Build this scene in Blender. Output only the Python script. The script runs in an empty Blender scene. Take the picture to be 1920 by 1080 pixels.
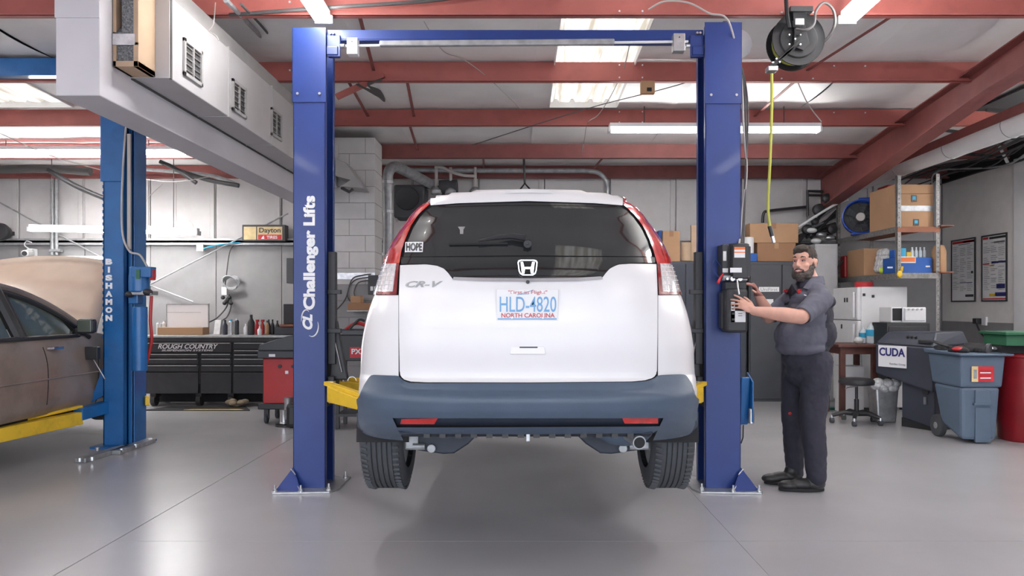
import bpy, bmesh, math, random
from mathutils import Vector, Matrix, Euler
random.seed(7)
PI = math.pi
SC = bpy.context.scene
COL = SC.collection
# ---------------------------------------------------------------- camera
CX, CY, F, CH = 975.0, 575.0, 1450.0, 1.35
cam = bpy.data.objects.new('camera', bpy.data.cameras.new('camera'))
COL.objects.link(cam)
cam.location = (0, 0, CH); cam.rotation_euler = (PI/2, 0, 0)
cam.data.sensor_width = 36; cam.data.lens = F*36/1920
cam.data.shift_x = -(CX-960)/1920; cam.data.shift_y = (CY-540)/1920
cam.data.clip_start = 0.05
SC.camera = cam
# ---------------------------------------------------------------- world and daylight
w = bpy.data.worlds.new('world'); SC.world = w; w.use_nodes = True
bg = w.node_tree.nodes['Background']
bg.inputs[0].default_value = (0.84, 0.90, 1.0, 1); bg.inputs[1].default_value = 4.5
SC.view_settings.view_transform = 'Standard'; SC.view_settings.look = 'None'
SC.view_settings.exposure = 0.26; SC.view_settings.gamma = 1.0
SC.view_settings.use_curve_mapping = False
def portal(x0, x1, z0, z1, y):
    l = bpy.data.lights.new('door_portal', 'AREA'); l.shape = 'RECTANGLE'
    l.size = x1-x0; l.size_y = z1-z0; l.cycles.is_portal = True
    o = bpy.data.objects.new('door_portal', l); COL.objects.link(o)
    o.location = ((x0+x1)/2, y, (z0+z1)/2); o.rotation_euler = (PI/2, 0, PI)   # -Z towards +Y
    o.rotation_euler = (-PI/2, 0, 0) if False else (PI/2, 0, 0)
FRONT = -3.4
DOORS = [(-8.2, -3.9), (-3.0, 3.0), (3.9, 6.3)]
for a_, b_ in DOORS: portal(a_, b_, 0, 3.3, FRONT)
TUBE = 58.0

# ---------------------------------------------------------------- materials
MATS = {}
def mat(name, col, rough=0.5, metal=0.0, var=0.06, scale=6.0, bump=0.0, bscale=60.0, emit=0.0, coat=0.0, spec=0.5, trans=0.0, dirt=None, dscale=2.0, damt=0.5):
    if name in MATS: return MATS[name]
    m = bpy.data.materials.new(name); m.use_nodes = True; MATS[name] = m
    nt = m.node_tree; n = nt.nodes; L = nt.links; b = n['Principled BSDF']
    tc = n.new('ShaderNodeTexCoord')
    ns = n.new('ShaderNodeTexNoise'); ns.inputs['Scale'].default_value = scale; ns.inputs['Detail'].default_value = 5
    L.new(tc.outputs['Object'], ns.inputs['Vector'])
    cr = n.new('ShaderNodeValToRGB')
    cr.color_ramp.elements[0].position = 0.3; cr.color_ramp.elements[1].position = 0.7
    cr.color_ramp.elements[0].color = tuple(max(0, c*(1-var)) for c in col)+(1,)
    cr.color_ramp.elements[1].color = tuple(min(1, c*(1+var)) for c in col)+(1,)
    L.new(ns.outputs['Fac'], cr.inputs['Fac'])
    out = cr.outputs['Color']
    if dirt:
        n2 = n.new('ShaderNodeTexNoise'); n2.inputs['Scale'].default_value = dscale; n2.inputs['Detail'].default_value = 8; n2.inputs['Roughness'].default_value = .65
        L.new(tc.outputs['Object'], n2.inputs['Vector'])
        r2 = n.new('ShaderNodeValToRGB'); r2.color_ramp.elements[0].position = .5; r2.color_ramp.elements[1].position = .75
        r2.color_ramp.elements[1].color = (damt, damt, damt, 1)
        L.new(n2.outputs['Fac'], r2.inputs['Fac'])
        mx = n.new('ShaderNodeMix'); mx.data_type = 'RGBA'
        L.new(r2.outputs['Color'], mx.inputs['Factor']); L.new(out, mx.inputs['A']); mx.inputs['B'].default_value = tuple(dirt)+(1,)
        out = mx.outputs['Result']
    L.new(out, b.inputs['Base Color'])
    b.inputs['Roughness'].default_value = rough; b.inputs['Metallic'].default_value = metal
    b.inputs['Coat Weight'].default_value = coat; b.inputs['Coat Roughness'].default_value = 0.06
    b.inputs['Specular IOR Level'].default_value = spec
    b.inputs['Transmission Weight'].default_value = trans
    if emit:
        b.inputs['Emission Color'].default_value = tuple(col)+(1,); b.inputs['Emission Strength'].default_value = emit
    if bump:
        n3 = n.new('ShaderNodeTexNoise'); n3.inputs['Scale'].default_value = bscale; n3.inputs['Detail'].default_value = 4
        L.new(tc.outputs['Object'], n3.inputs['Vector'])
        bp = n.new('ShaderNodeBump'); bp.inputs['Strength'].default_value = bump; bp.inputs['Distance'].default_value = 0.01
        L.new(n3.outputs['Fac'], bp.inputs['Height']); L.new(bp.outputs['Normal'], b.inputs['Normal'])
    return m
def srgb(r, g, b):
    f = lambda c: ((c/255+.055)/1.055)**2.4 if c > 10 else c/255/12.92
    return (f(r), f(g), f(b))
M = dict(
 floor=mat('epoxy floor', (0.41,0.40,0.42), .25, var=.05, scale=1.2, bump=.03, bscale=5, dirt=(.38,.37,.38), dscale=1.1, damt=.35),
 joint=mat('floor joint', (.12,.11,.11), .9),
 ground=mat('asphalt apron', (.30,.30,.31), .9, bump=.3),
 wallw=mat('white wall panel', (.54,.525,.525), .65, var=.04, dirt=(.42,.40,.39), dscale=1.3, damt=.5),
 wallg=mat('grey painted wall', (.28,.275,.28), .7, var=.05, dirt=(.30,.29,.29), dscale=1.5, damt=.5),
 walltan=mat('off white plaster wall', (.80,.775,.75), .75, var=.04, dirt=(.62,.59,.56), dscale=1.2, damt=.4),
 block=mat('painted block', (.60,.585,.575), .7, var=.05, bump=.2, dirt=(.45,.43,.41), damt=.5),
 insul=mat('white vinyl insulation', (.86,.85,.84), .5, var=.04, scale=2.5, bump=.25, bscale=4, dirt=(.64,.62,.61), dscale=.9, damt=.5),
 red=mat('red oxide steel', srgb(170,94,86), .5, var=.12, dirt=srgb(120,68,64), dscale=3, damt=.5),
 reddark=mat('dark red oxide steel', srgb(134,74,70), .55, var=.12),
 blue=mat('royal blue powder coat', srgb(26,52,118), .36, var=.06, coat=.05, bump=.05, bscale=200),
 blue2=mat('mid blue paint', srgb(24,96,158), .35, var=.08, coat=.2, dirt=srgb(20,60,100), dscale=4, damt=.5),
 duct=mat('white painted duct', (.50,.485,.49), .6, var=.03, dirt=(.50,.48,.47), dscale=1.2, damt=.35),
 ductg=mat('grey primer duct', (.40,.39,.38), .6, var=.06),
 soffit=mat('white soffit paint', (.60,.58,.61), .6, var=.02),
 galv=mat('galvanised metal', (.48,.49,.50), .38, .8, var=.15, scale=20),
 galvd=mat('dull galvanised pipe', (.36,.37,.38), .45, .5, var=.2, scale=15),
 steel=mat('bright steel', (.62,.62,.63), .28, .9),
 chrome=mat('chrome', (.8,.8,.82), .12, 1),
 black=mat('black plastic', (.022,.022,.025), .45, var=.1),
 blackm=mat('matt black', (.012,.012,.014), .8, var=.1),
 rubber=mat('tyre rubber', (.055,.058,.065), .75, var=.12, bump=.15, bscale=80),
 carw=mat('white car paint', (.78,.76,.77), .34, var=.01, coat=.8),
 carbump=mat('charcoal bumper plastic', srgb(70,84,102), .42, var=.05, bump=.1, bscale=300),
 bumplow=mat('dark bumper recess', srgb(38,46,60), .5, var=.05),
 glassd=mat('tinted rear glass', (.018,.02,.021), .05, var=.0, coat=.6),
 lampred=mat('red tail lamp lens', srgb(190,25,25), .15, var=.25, scale=25, coat=1),
 lampclr=mat('clear tail lamp lens', (.72,.66,.66), .12, var=.25, scale=40, coat=1),
 lampdk=mat('dark red lens', srgb(120,10,20), .2, coat=1),
 sidewin=mat('tinted side glass', (.03,.035,.036), .06, coat=.5),
 yellow=mat('yellow arm paint', srgb(226,186,50), .42, var=.08, dirt=srgb(150,120,50), dscale=5, damt=.6),
 white=mat('white plastic', (.75,.75,.76), .4, var=.03),
 whitep=mat('white paper', (.8,.8,.8), .8, var=.02),
 label=mat('white label', (.82,.82,.84), .5, var=.01),
 tube=mat('lit fluorescent tube', (1,.985,.97), .5, var=0, emit=TUBE),
 card=mat('brown cardboard', srgb(172,136,104), .85, var=.06, scale=3),
 cardd=mat('darker cardboard', srgb(150,112,84), .85, var=.06, scale=3),
 wood=mat('stained reddish wood', srgb(86,50,42), .5, var=.2, scale=8),
 plank=mat('raw brown plank', srgb(140,88,66), .7, var=.15),
 toolblk=mat('black tool chest paint', (.028,.029,.034), .38, var=.1, dirt=(.06,.06,.065), dscale=4, damt=.5),
 locker=mat('charcoal locker paint', (.045,.048,.056), .45, var=.08),
 redp=mat('red cabinet paint', srgb(176,42,44), .4, var=.08),
 redbin=mat('red drum paint', srgb(128,22,30), .35, var=.08),
 binb=mat('grey blue bin plastic', srgb(84,100,118), .5, var=.05),
 washer=mat('dark navy washer plastic', srgb(52,56,68), .5, var=.06, bump=.1),
 green=mat('green tote plastic', srgb(40,96,66), .5, var=.06),
 teal=mat('teal painted steel', srgb(24,92,80), .5),
 shelfm=mat('weathered slotted steel', (.22,.215,.21), .5, .4, var=.3, scale=30),
 skin=mat('skin', srgb(208,158,140), .55, var=.06, scale=20),
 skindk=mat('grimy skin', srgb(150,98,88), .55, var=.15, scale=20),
 lip=mat('lip', srgb(176,104,100), .45, var=.08),
 hair=mat('dark brown hair', (.035,.025,.02), .7, var=.4, scale=60, bump=.6, bscale=150),
 beard=mat('grizzled beard', (.085,.068,.06), .8, var=.6, scale=70, bump=.8, bscale=160),
 shirt=mat('charcoal work shirt', srgb(92,92,104), .85, var=.07, scale=14, bump=.25, bscale=25),
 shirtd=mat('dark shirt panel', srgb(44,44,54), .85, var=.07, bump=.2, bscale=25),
 pants=mat('dark work trousers', srgb(46,46,58), .85, var=.1, scale=10, bump=.35, bscale=18),
 shoe=mat('black work shoe', (.022,.021,.022), .45, var=.2),
 bluetxt=mat('light blue plate print', srgb(110,160,205), .5),
 redtxt=mat('red plate print', srgb(190,70,80), .5),
 navytxt=mat('navy print', srgb(40,42,110), .5),
 redlab=mat('red label', srgb(190,40,50), .5),
 orange=mat('orange label', srgb(226,120,60), .5),
 bluebox=mat('blue printed carton', srgb(30,84,160), .6, var=.1),
 fanblue=mat('blue fan shell', srgb(24,66,160), .4),
 lime=mat('lime plastic', srgb(190,220,60), .5),
 bag=mat('clear plastic bag', (.6,.6,.6), .25, var=.3, scale=25, bump=.6, bscale=20),
 water=mat('water bottle plastic', (.62,.70,.74), .12, var=.1, coat=.6),
 bluelab=mat('cyan label', srgb(50,160,200), .5),
 hose=mat('yellow green air hose', srgb(170,170,70), .5),
 wire=mat('dark grey wire', (.07,.065,.065), .6),
 wirel=mat('pale wire', (.45,.42,.40), .6),
 brown=mat('taupe car paint', srgb(138,122,112), .3, var=.12, scale=3, coat=.6, dirt=srgb(86,74,66), dscale=2, damt=.7),
 hood=mat('pale beige car paint', srgb(205,180,160), .25, coat=.5, var=.05),
 carglass=mat('grey green window glass', srgb(88,96,88), .06, var=.15, scale=3, coat=.5),
 interior=mat('car interior', (.03,.028,.026), .8),
 filter=mat('grey filter fibre', (.16,.165,.17), .9, var=.6, scale=90, bump=.4),
 foil=mat('foil tape', (.62,.62,.64), .3, .6, var=.2, scale=20, bump=.5, bscale=30),
 tan=mat('tan kraft board', srgb(186,160,134), .8),
 grime=mat('sooty grille', (.06,.058,.055), .7, var=.3),
 signy=mat('aged sign face', srgb(214,192,140), .4, var=.2, scale=8),
 galvp=mat('pale grey cabinet paint', (.42,.42,.43), .5, var=.04, dirt=(.34,.34,.34), dscale=2, damt=.4),
 clay=mat('dusty cloth', srgb(140,126,106), .9, var=.2, bump=.6),
)
MATS['white car paint'].node_tree.nodes['Principled BSDF'].inputs['Coat Roughness'].default_value = .30
# ---------------------------------------------------------------- helpers
WL = {}
def P(x, y, d): return Vector(((x-CX)*d/F, d, CH+(CY-y)*d/F))
def FL(x, y):
    d = CH*F/(y-CY); return Vector(((x-CX)*d/F, d, 0))
def tag(o, label=None, cat=None, group=None, kind=None):
    if label: o['label'] = label
    if cat: o['category'] = cat
    if group: o['group'] = group
    if kind: o['kind'] = kind
    return o
def thing(name, label, cat, loc, group=None):
    o = bpy.data.objects.new(name, None); COL.objects.link(o)
    o.location = loc; o.empty_display_size = .1; WL[o] = Vector(loc)
    return tag(o, label, cat, group)
class MB:
    def __init__(s): s.v = []; s.f = []; s.mi = []; s.cur = 0
    def add(s, vs, fs):
        b = len(s.v); s.v += [Vector(p) for p in vs]
        s.f += [tuple(b+i for i in f) for f in fs]; s.mi += [s.cur]*len(fs); return s
    def box(s, a, b):
        x0,y0,z0 = [min(a[i],b[i]) for i in range(3)]; x1,y1,z1 = [max(a[i],b[i]) for i in range(3)]
        return s.add([(x0,y0,z0),(x1,y0,z0),(x1,y1,z0),(x0,y1,z0),(x0,y0,z1),(x1,y0,z1),(x1,y1,z1),(x0,y1,z1)],
              [(0,3,2,1),(4,5,6,7),(0,1,5,4),(1,2,6,5),(2,3,7,6),(3,0,4,7)])
    def hexa(s, p): return s.add(p, [(0,3,2,1),(4,5,6,7),(0,1,5,4),(1,2,6,5),(2,3,7,6),(3,0,4,7)])
    def bar(s, p0, p1, w, h, up=(0,0,1)):
        p0 = Vector(p0); p1 = Vector(p1); d = (p1-p0).normalized(); u = Vector(up)
        if abs(d.dot(u)) > .98: u = Vector((1,0,0)) if abs(d.x) < .9 else Vector((0,1,0))
        r = d.cross(u).normalized(); u = r.cross(d).normalized()
        q = []
        for p in (p0, p1):
            q += [p-r*w/2-u*h/2, p+r*w/2-u*h/2, p+r*w/2+u*h/2, p-r*w/2+u*h/2]
        return s.add(q, [(0,1,2,3),(7,6,5,4),(0,4,5,1),(1,5,6,2),(2,6,7,3),(3,7,4,0)])
    def cyl(s, p0, p1, r0, r1=None, n=16, cap=True):
        r1 = r0 if r1 is None else r1
        p0 = Vector(p0); p1 = Vector(p1); d = (p1-p0).normalized()
        a = Vector((0,0,1)) if abs(d.z) < .9 else Vector((1,0,0))
        r = d.cross(a).normalized(); u = r.cross(d)
        q = [p0+(r*math.cos(2*PI*i/n)+u*math.sin(2*PI*i/n))*r0 for i in range(n)]
        q += [p1+(r*math.cos(2*PI*i/n)+u*math.sin(2*PI*i/n))*r1 for i in range(n)]
        fs = [(i, (i+1)%n, n+(i+1)%n, n+i) for i in range(n)]
        if cap: fs += [tuple(range(n-1,-1,-1)), tuple(range(n, 2*n))]
        return s.add(q, fs)
    def tube(s, pts, r, n=8, rs=None):
        pts = [Vector(p) for p in pts]; m = len(pts); q = []; u = None
        for i, p in enumerate(pts):
            d = (pts[min(i+1,m-1)]-pts[max(i-1,0)]).normalized()
            if u is None:
                a = Vector((0,0,1)) if abs(d.z) < .9 else Vector((1,0,0)); u = d.cross(a).normalized()
            u = (u-d*u.dot(d)).normalized(); v = d.cross(u)
            rr = rs[i] if rs else r
            q += [p+(u*math.cos(2*PI*k/n)+v*math.sin(2*PI*k/n))*rr for k in range(n)]
        fs = []
        for i in range(m-1):
            for k in range(n): fs.append((i*n+k, i*n+(k+1)%n, (i+1)*n+(k+1)%n, (i+1)*n+k))
        fs += [tuple(range(n-1,-1,-1)), tuple(range((m-1)*n, m*n))]
        return s.add(q, fs)
    def lathe(s, c, prof, axis=(0,0,1), n=20, cap=True):
        c = Vector(c); d = Vector(axis).normalized()
        a = Vector((0,0,1)) if abs(d.z) < .9 else Vector((1,0,0))
        r = d.cross(a).normalized(); u = r.cross(d); q = []
        for (rr, h) in prof: q += [c+d*h+(r*math.cos(2*PI*i/n)+u*math.sin(2*PI*i/n))*max(rr,1e-4) for i in range(n)]
        fs = []
        for j in range(len(prof)-1):
            for i in range(n): fs.append((j*n+i, j*n+(i+1)%n, (j+1)*n+(i+1)%n, (j+1)*n+i))
        if cap: fs += [tuple(range(n-1,-1,-1)), tuple(range((len(prof)-1)*n, len(prof)*n))]
        return s.add(q, fs)
    def ell(s, c, r, rot=None, nu=16, nv=10):
        c = Vector(c); q = []; R = rot or Matrix.Identity(3)
        for j in range(1, nv):
            t = PI*j/nv
            for i in range(nu):
                a = 2*PI*i/nu
                q.append(c+R@Vector((r[0]*math.sin(t)*math.cos(a), r[1]*math.sin(t)*math.sin(a), r[2]*math.cos(t))))
        q += [c+R@Vector((0,0,r[2])), c-R@Vector((0,0,r[2]))]
        fs = []
        for j in range(nv-2):
            for i in range(nu): fs.append((j*nu+i, (j+1)*nu+i, (j+1)*nu+(i+1)%nu, j*nu+(i+1)%nu))
        T = (nv-1)*nu
        for i in range(nu):
            fs.append((T, i, (i+1)%nu)); fs.append((T+1, (nv-2)*nu+(i+1)%nu, (nv-2)*nu+i))
        return s.add(q, fs)
    def cap(s, a, b, ra, rb, n=16):        # tapered capsule
        a = Vector(a); b = Vector(b); d = b-a; L = d.length; d.normalize()
        k = max(-.95, min(.95, (ra-rb)/max(L,1e-6))); t0 = math.asin(k)
        prof = []
        for i in range(7):
            t = -PI/2+(PI/2+t0)*i/6; prof.append((ra*math.cos(t), ra*math.sin(t)))
        for i in range(7):
            t = t0+(PI/2-t0)*i/6; prof.append((rb*math.cos(t), L+rb*math.sin(t)))
        return s.lathe(a, prof, d, n)
    def prism(s, poly, ax, a, b):          # poly in the two other axes
        n = len(poly); q = []
        for t in (a, b):
            for (u, v) in poly:
                q.append({'x': (t,u,v), 'y': (u,t,v), 'z': (u,v,t)}[ax])
        return s.add(q, [tuple(range(n-1,-1,-1)), tuple(range(n,2*n))]+[(i,(i+1)%n,n+(i+1)%n,n+i) for i in range(n)])
    def grid(s, g):
        m = len(g); n = len(g[0]); q = [p for r in g for p in r]
        return s.add(q, [(i*n+k, i*n+k+1, (i+1)*n+k+1, (i+1)*n+k) for i in range(m-1) for k in range(n-1)])
    def rotz(s, ang, c):
        c = Vector(c); R = Matrix.Rotation(ang, 3, 'Z'); s.v = [c+R@(p-c) for p in s.v]; return s
    def tr(s, Mx): s.v = [Mx@p for p in s.v]; return s
    def build(s, name, m, parent=None, bevel=0, smooth=False, label=None, kind=None, solid=0, origin=None, recalc=True):
        me = bpy.data.meshes.new(name)
        base = Vector((0,0,0))
        if parent is not None: base = WL.get(parent, Vector((0,0,0)))
        elif origin is not None: base = Vector(origin)
        else:
            xs = [p.x for p in s.v]; ys = [p.y for p in s.v]; zs = [p.z for p in s.v]
            base = Vector(((min(xs)+max(xs))/2, (min(ys)+max(ys))/2, min(zs)))
        me.from_pydata([p-base for p in s.v], [], s.f)
        ms = m if isinstance(m, (list, tuple)) else [m]
        for k in ms: me.materials.append(M[k] if isinstance(k, str) else k)
        if len(ms) > 1: me.polygons.foreach_set('material_index', s.mi)
        if recalc:
            bm = bmesh.new(); bm.from_mesh(me); bmesh.ops.recalc_face_normals(bm, faces=bm.faces); bm.to_mesh(me); bm.free()
        if smooth:
            me.polygons.foreach_set('use_smooth', [True]*len(me.polygons))
            if smooth != 2: me.set_sharp_from_angle(angle=math.radians(38))
        me.update()
        o = bpy.data.objects.new(name, me); COL.objects.link(o)
        if parent is not None: o.parent = parent; WL[o] = base
        else: o.location = base; WL[o] = base
        if solid: md = o.modifiers.new('solid', 'SOLIDIFY'); md.thickness = solid; md.offset = -1
        if bevel:
            md = o.modifiers.new('bevel', 'BEVEL'); md.width = bevel; md.segments = 2; md.limit_method = 'ANGLE'; md.angle_limit = math.radians(40)
            md.harden_normals = False
        if label: o['label'] = label
        if kind: o['kind'] = kind
        return o
def copy_tree(o, loc=None, parent=None):
    c = o.copy(); COL.objects.link(c)
    if parent is not None: c.parent = parent
    if loc is not None: c.location = loc
    for ch in list(o.children): copy_tree(ch, None, c)
    return c
def catmull(pts, per=8):
    pts = [Vector(p) for p in pts]; out = []
    for i in range(len(pts)-1):
        p0 = pts[max(i-1,0)]; p1 = pts[i]; p2 = pts[i+1]; p3 = pts[min(i+2,len(pts)-1)]
        for k in range(per):
            t = k/per
            out.append(.5*((2*p1)+(p2-p0)*t+(2*p0-5*p1+4*p2-p3)*t*t+(3*p1-p0-3*p2+p3)*t**3))
    out.append(pts[-1]); return out
def text(s, w, h, c, right=(1,0,0), up=(0,0,1), ext=.001, bold=.0, shear=0.0):
    """lettering as MB, fitted into w x h, centred at c"""
    cu = bpy.data.curves.new('t', 'FONT'); cu.body = s; cu.size = 1; cu.extrude = .01; cu.offset = bold; cu.shear = shear; cu.resolution_u = 4
    cu.align_x = 'LEFT'
    o = bpy.data.objects.new('t', cu); COL.objects.link(o)
    dg = bpy.context.evaluated_depsgraph_get()
    me = bpy.data.meshes.new_from_object(o.evaluated_get(dg))
    xs = [v.co.x for v in me.vertices]; ys = [v.co.y for v in me.vertices]
    x0,x1,y0,y1 = min(xs),max(xs),min(ys),max(ys)
    R = Vector(right).normalized(); U = Vector(up).normalized(); N = R.cross(U); c = Vector(c)
    mb = MB()
    mb.add([c+R*((v.co.x-(x0+x1)/2)/(x1-x0)*w)+U*((v.co.y-(y0+y1)/2)/(y1-y0)*h)+N*(v.co.z/.01*ext) for v in me.vertices],
           [tuple(p.vertices) for p in me.polygons])
    bpy.data.objects.remove(o); bpy.data.curves.remove(cu); bpy.data.meshes.remove(me)
    return mb
def quad(c, w, h, right=(1,0,0), up=(0,0,1), t=.002):
    R = Vector(right).normalized(); U = Vector(up).normalized(); N = R.cross(U); c = Vector(c); mb = MB()
    q = []
    for k in (-t/2, t/2):
        q += [c-R*w/2-U*h/2+N*k, c+R*w/2-U*h/2+N*k, c+R*w/2+U*h/2+N*k, c-R*w/2+U*h/2+N*k]
    return mb.add(q, [(0,3,2,1),(4,5,6,7),(0,1,5,4),(1,2,6,5),(2,3,7,6),(3,0,4,7)])
# ================================================================= STRUCTURE
BACK = 12.0; LW = -8.8; RW = 6.55; TOPZ = 4.6
# floor in saw cut slabs
fl = MB().box((LW-.2, FRONT-.2, -.20), (RW+.2, BACK+.2, -.012)).build('floor', 'joint', origin=(0,0,0)); tag(fl, kind='structure')
xs = [LW-.1, -5.9, -2.34, 1.25, 4.85, RW+.1]; ys = [FRONT-.1, .6, 4.45, 8.2, BACK+.1]
for i in range(len(xs)-1):
    for j in range(len(ys)-1):
        g = .0035 if j in (1,2) else .0015
        MB().box((xs[i]+(.0035 if i == 2 else .001), ys[j]+.002, -.02), (xs[i+1]-(.0035 if i == 1 else .001), ys[j+1]-.002, 0)).build('slab', 'floor', fl)
gr = MB().box((-30,-30,-.25), (30, FRONT-.2, -.05)).build('ground', 'ground', origin=(0,-10,-.1)); tag(gr, kind='structure')
# back wall: vertical insulated panels over a grey painted lower wall
wb = MB().box((LW-.2, BACK+.05, 0), (RW+.2, BACK+.2, TOPZ)).build('wall_back', 'wallg', origin=(0,BACK,0)); tag(wb, kind='structure')
x = LW
k = 0
while x < RW-.01:
    x2 = min(x+1.02, RW)
    b = .012 if k % 2 else 0
    MB().box((x+.006, BACK+b, 2.37), (x2-.006, BACK+.06, 3.55)).build('wall_panel', 'wallw', wb, bevel=.008)
    MB().box((x2-.09, BACK-.018, 2.37), (x2-.02, BACK+.02, 3.55)).build('panel_rib', 'wallw', wb, bevel=.006)
    MB().box((x+.004, BACK+.01, 0), (x2-.004, BACK+.06, 2.335)).build('lower_panel', 'wallg', wb, bevel=.004)
    x = x2; k += 1
MB().box((LW, BACK-.10, 2.335), (-1.9, BACK+.01, 2.37)).build('girt', 'blackm', wb)
MB().box((LW, BACK-.10, 2.30), (-1.9, BACK-.09, 2.40)).build('girt_lip', 'galvd', wb)
# right wall
wr = MB().box((RW+.02, FRONT, 0), (RW+.2, BACK+.1, TOPZ)).build('wall_right', 'blackm', origin=(RW,5,0)); tag(wr, kind='structure')
MB().box((RW, FRONT, 1.13), (RW+.03, BACK, 3.26)).build('plaster', 'walltan', wr)
MB().box((RW-.006, FRONT, 0), (RW+.03, BACK, 1.13)).build('lower_paint', 'wallg', wr)
MB().box((RW-.02, 9.70, 0), (RW+.02, 10.24, 3.30)).build('corner_post', 'white', wr, bevel=.01)
wl = MB().box((LW-.2, FRONT, 0), (LW, BACK+.1, TOPZ)).build('wall_left', 'wallw', origin=(LW,5,0)); tag(wl, kind='structure')
wf = MB().box((LW-.2, FRONT-.2, 3.3), (RW+.2, FRONT, TOPZ))
for a, b in ((LW-.2,-8.2), (-3.9,-3.0), (3.0,3.9), (6.3,RW+.2)): wf.box((a, FRONT-.2, 0), (b, FRONT, 3.3))
wf = wf.build('wall_front', 'wallw', origin=(0,FRONT,0)); tag(wf, kind='structure')
# roof: purlins at their depths with measured underside heights
PUR = [(11.85,3.31),(10.4,3.335),(8.9,3.42),(7.4,3.49),(5.9,3.55),(4.4,3.61),(2.9,3.67),(1.4,3.73),(-.1,3.79),(-1.6,3.85),(-3.1,3.91)]
PH = .20
ce = MB().box((LW-.2, FRONT-.2, 4.5), (LW+.1, BACK+.2, 4.56)).build('ceiling', 'insul', origin=(0,5,3.6)); tag(ce, kind='structure')
SKY = [(.33, 1.10, 5.4, 8.75), (.33, 1.10, .9, 3.62), (-6.3, -5.05, 5.0, 8.75), (-6.3,-5.2,-1.5,2.5), (3.4,4.2,-1.5,2.6)]
def roofz(d):
    for (d1,z1),(d0,z0) in zip(PUR[:-1], PUR[1:]):
        if d0 <= d <= d1: return z0+(z1-z0)*(d-d0)/(d1-d0)+PH+.01
    return (PUR[0][1] if d > 11 else PUR[-1][1])+PH+.01
sheetx = [LW, -7.3, -5.9, -4.4, -2.9, -1.45, 0.15, 1.75, 3.2, 4.6, RW+.1]
edges = [BACK+.1]+[p[0] for p in PUR]+[FRONT-.1]
for j in range(len(edges)-1):
    d1, d0 = edges[j], edges[j+1]
    if d1-d0 < .05: continue
    for i in range(len(sheetx)-1):
        xa, xb = sheetx[i], sheetx[i+1]
        g = MB(); nx, ny = 14, 8
        ph = random.random()*6
        holes = [s_ for s_ in SKY if s_[2] < d1 and s_[3] > d0 and s_[0] < xb and s_[1] > xa]
        xb_ = sorted(set([xa+(xb-xa)*k/nx for k in range(nx+1)]+[q for s_ in holes for q in s_[:2] if xa < q < xb]))
        yb_ = sorted(set([d0+(d1-d0)*k/ny for k in range(ny+1)]+[q for s_ in holes for q in s_[2:] if d0 < q < d1]))
        V = {}; vs = []; fs = []
        def vid(a, b):
            if (a, b) not in V:
                X, Y = xb_[a], yb_[b]; t = (Y-d0)/(d1-d0); u = (X-xa)/(xb-xa)
                sag = .055*math.sin(PI*t)*(.75+.25*math.sin(3*u+ph)) + .006*math.sin(9*X+ph)*math.sin(PI*t) - .012*(u*(1-u)*4)**.3
                V[(a,b)] = len(vs); vs.append((X, Y, roofz(Y)-sag))
            return V[(a,b)]
        for a in range(len(xb_)-1):
            for b in range(len(yb_)-1):
                mx, my = (xb_[a]+xb_[a+1])/2, (yb_[b]+yb_[b+1])/2
                if any(s_[0] < mx < s_[1] and s_[2] < my < s_[3] for s_ in holes): continue
                fs.append((vid(a,b), vid(a+1,b), vid(a+1,b+1), vid(a,b+1)))
        if fs: g.add(vs, fs).build('insulation_sheet', 'insul', ce, smooth=2, recalc=False)
# weather skin above, so that no light leaks between sheets
sk = MB()
for j in range(len(edges)-1):
    d1, d0 = edges[j], edges[j+1]
    cuts = sorted(set([d0, d1]+[q for s_ in SKY for q in s_[2:] if d0 < q < d1]))
    for ya, yb in zip(cuts[:-1], cuts[1:]):
        ym = (ya+yb)/2
        hs = sorted([s_ for s_ in SKY if s_[2] < ym < s_[3]])
        x = LW-.2
        for s_ in hs+[None]:
            xe = s_[0] if s_ else RW+.2
            za, zb = roofz(ya)+.06, roofz(yb)+.06
            sk.hexa([(x,ya,za),(xe,ya,za),(xe,yb,zb),(x,yb,zb),(x,ya,za+.04),(xe,ya,za+.04),(xe,yb,zb+.04),(x,yb,zb+.04)])
            if s_: x = s_[1]
sk.build('roof_deck', 'galv', ce)
for i, (d, z) in enumerate(PUR):
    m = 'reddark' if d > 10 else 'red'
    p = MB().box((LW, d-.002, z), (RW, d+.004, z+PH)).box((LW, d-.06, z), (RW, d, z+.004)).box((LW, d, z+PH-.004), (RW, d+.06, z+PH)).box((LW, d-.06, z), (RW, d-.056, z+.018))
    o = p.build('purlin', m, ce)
    if d in (5.9, 7.4, 8.9):
        bl = MB()
        for (bx, bz) in ((.95,.17),(.95,.05),(1.17,.17),(1.17,.05),(-2.2,.12),(2.5,.04),(2.8,.04),(3.0,.16),(3.3,.16)):
            bl.cyl((bx*d/7.4, d-.014, z+bz), (bx*d/7.4, d, z+bz), .008, n=8)
        bl.build('bolt_heads', 'white', o)
# sag rods between purlins
for (xa, da, xb, db) in ((-1.25,5.9,-1.4,7.4),(-1.1,7.4,-1.22,8.9),(-1.7,7.4,-1.75,8.9),(-1.3,8.9,-1.38,10.4),(3.0,5.9,2.75,7.4),(2.75,7.4,2.7,8.9),(-.5,10.4,-.55,11.85),(1.2,10.4,1.1,11.85)):
    MB().bar((xa, da, roofz(da)-.09), (xb, db, roofz(db)-.09), .03, .008).build('sag_rod', 'reddark', ce)
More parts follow.
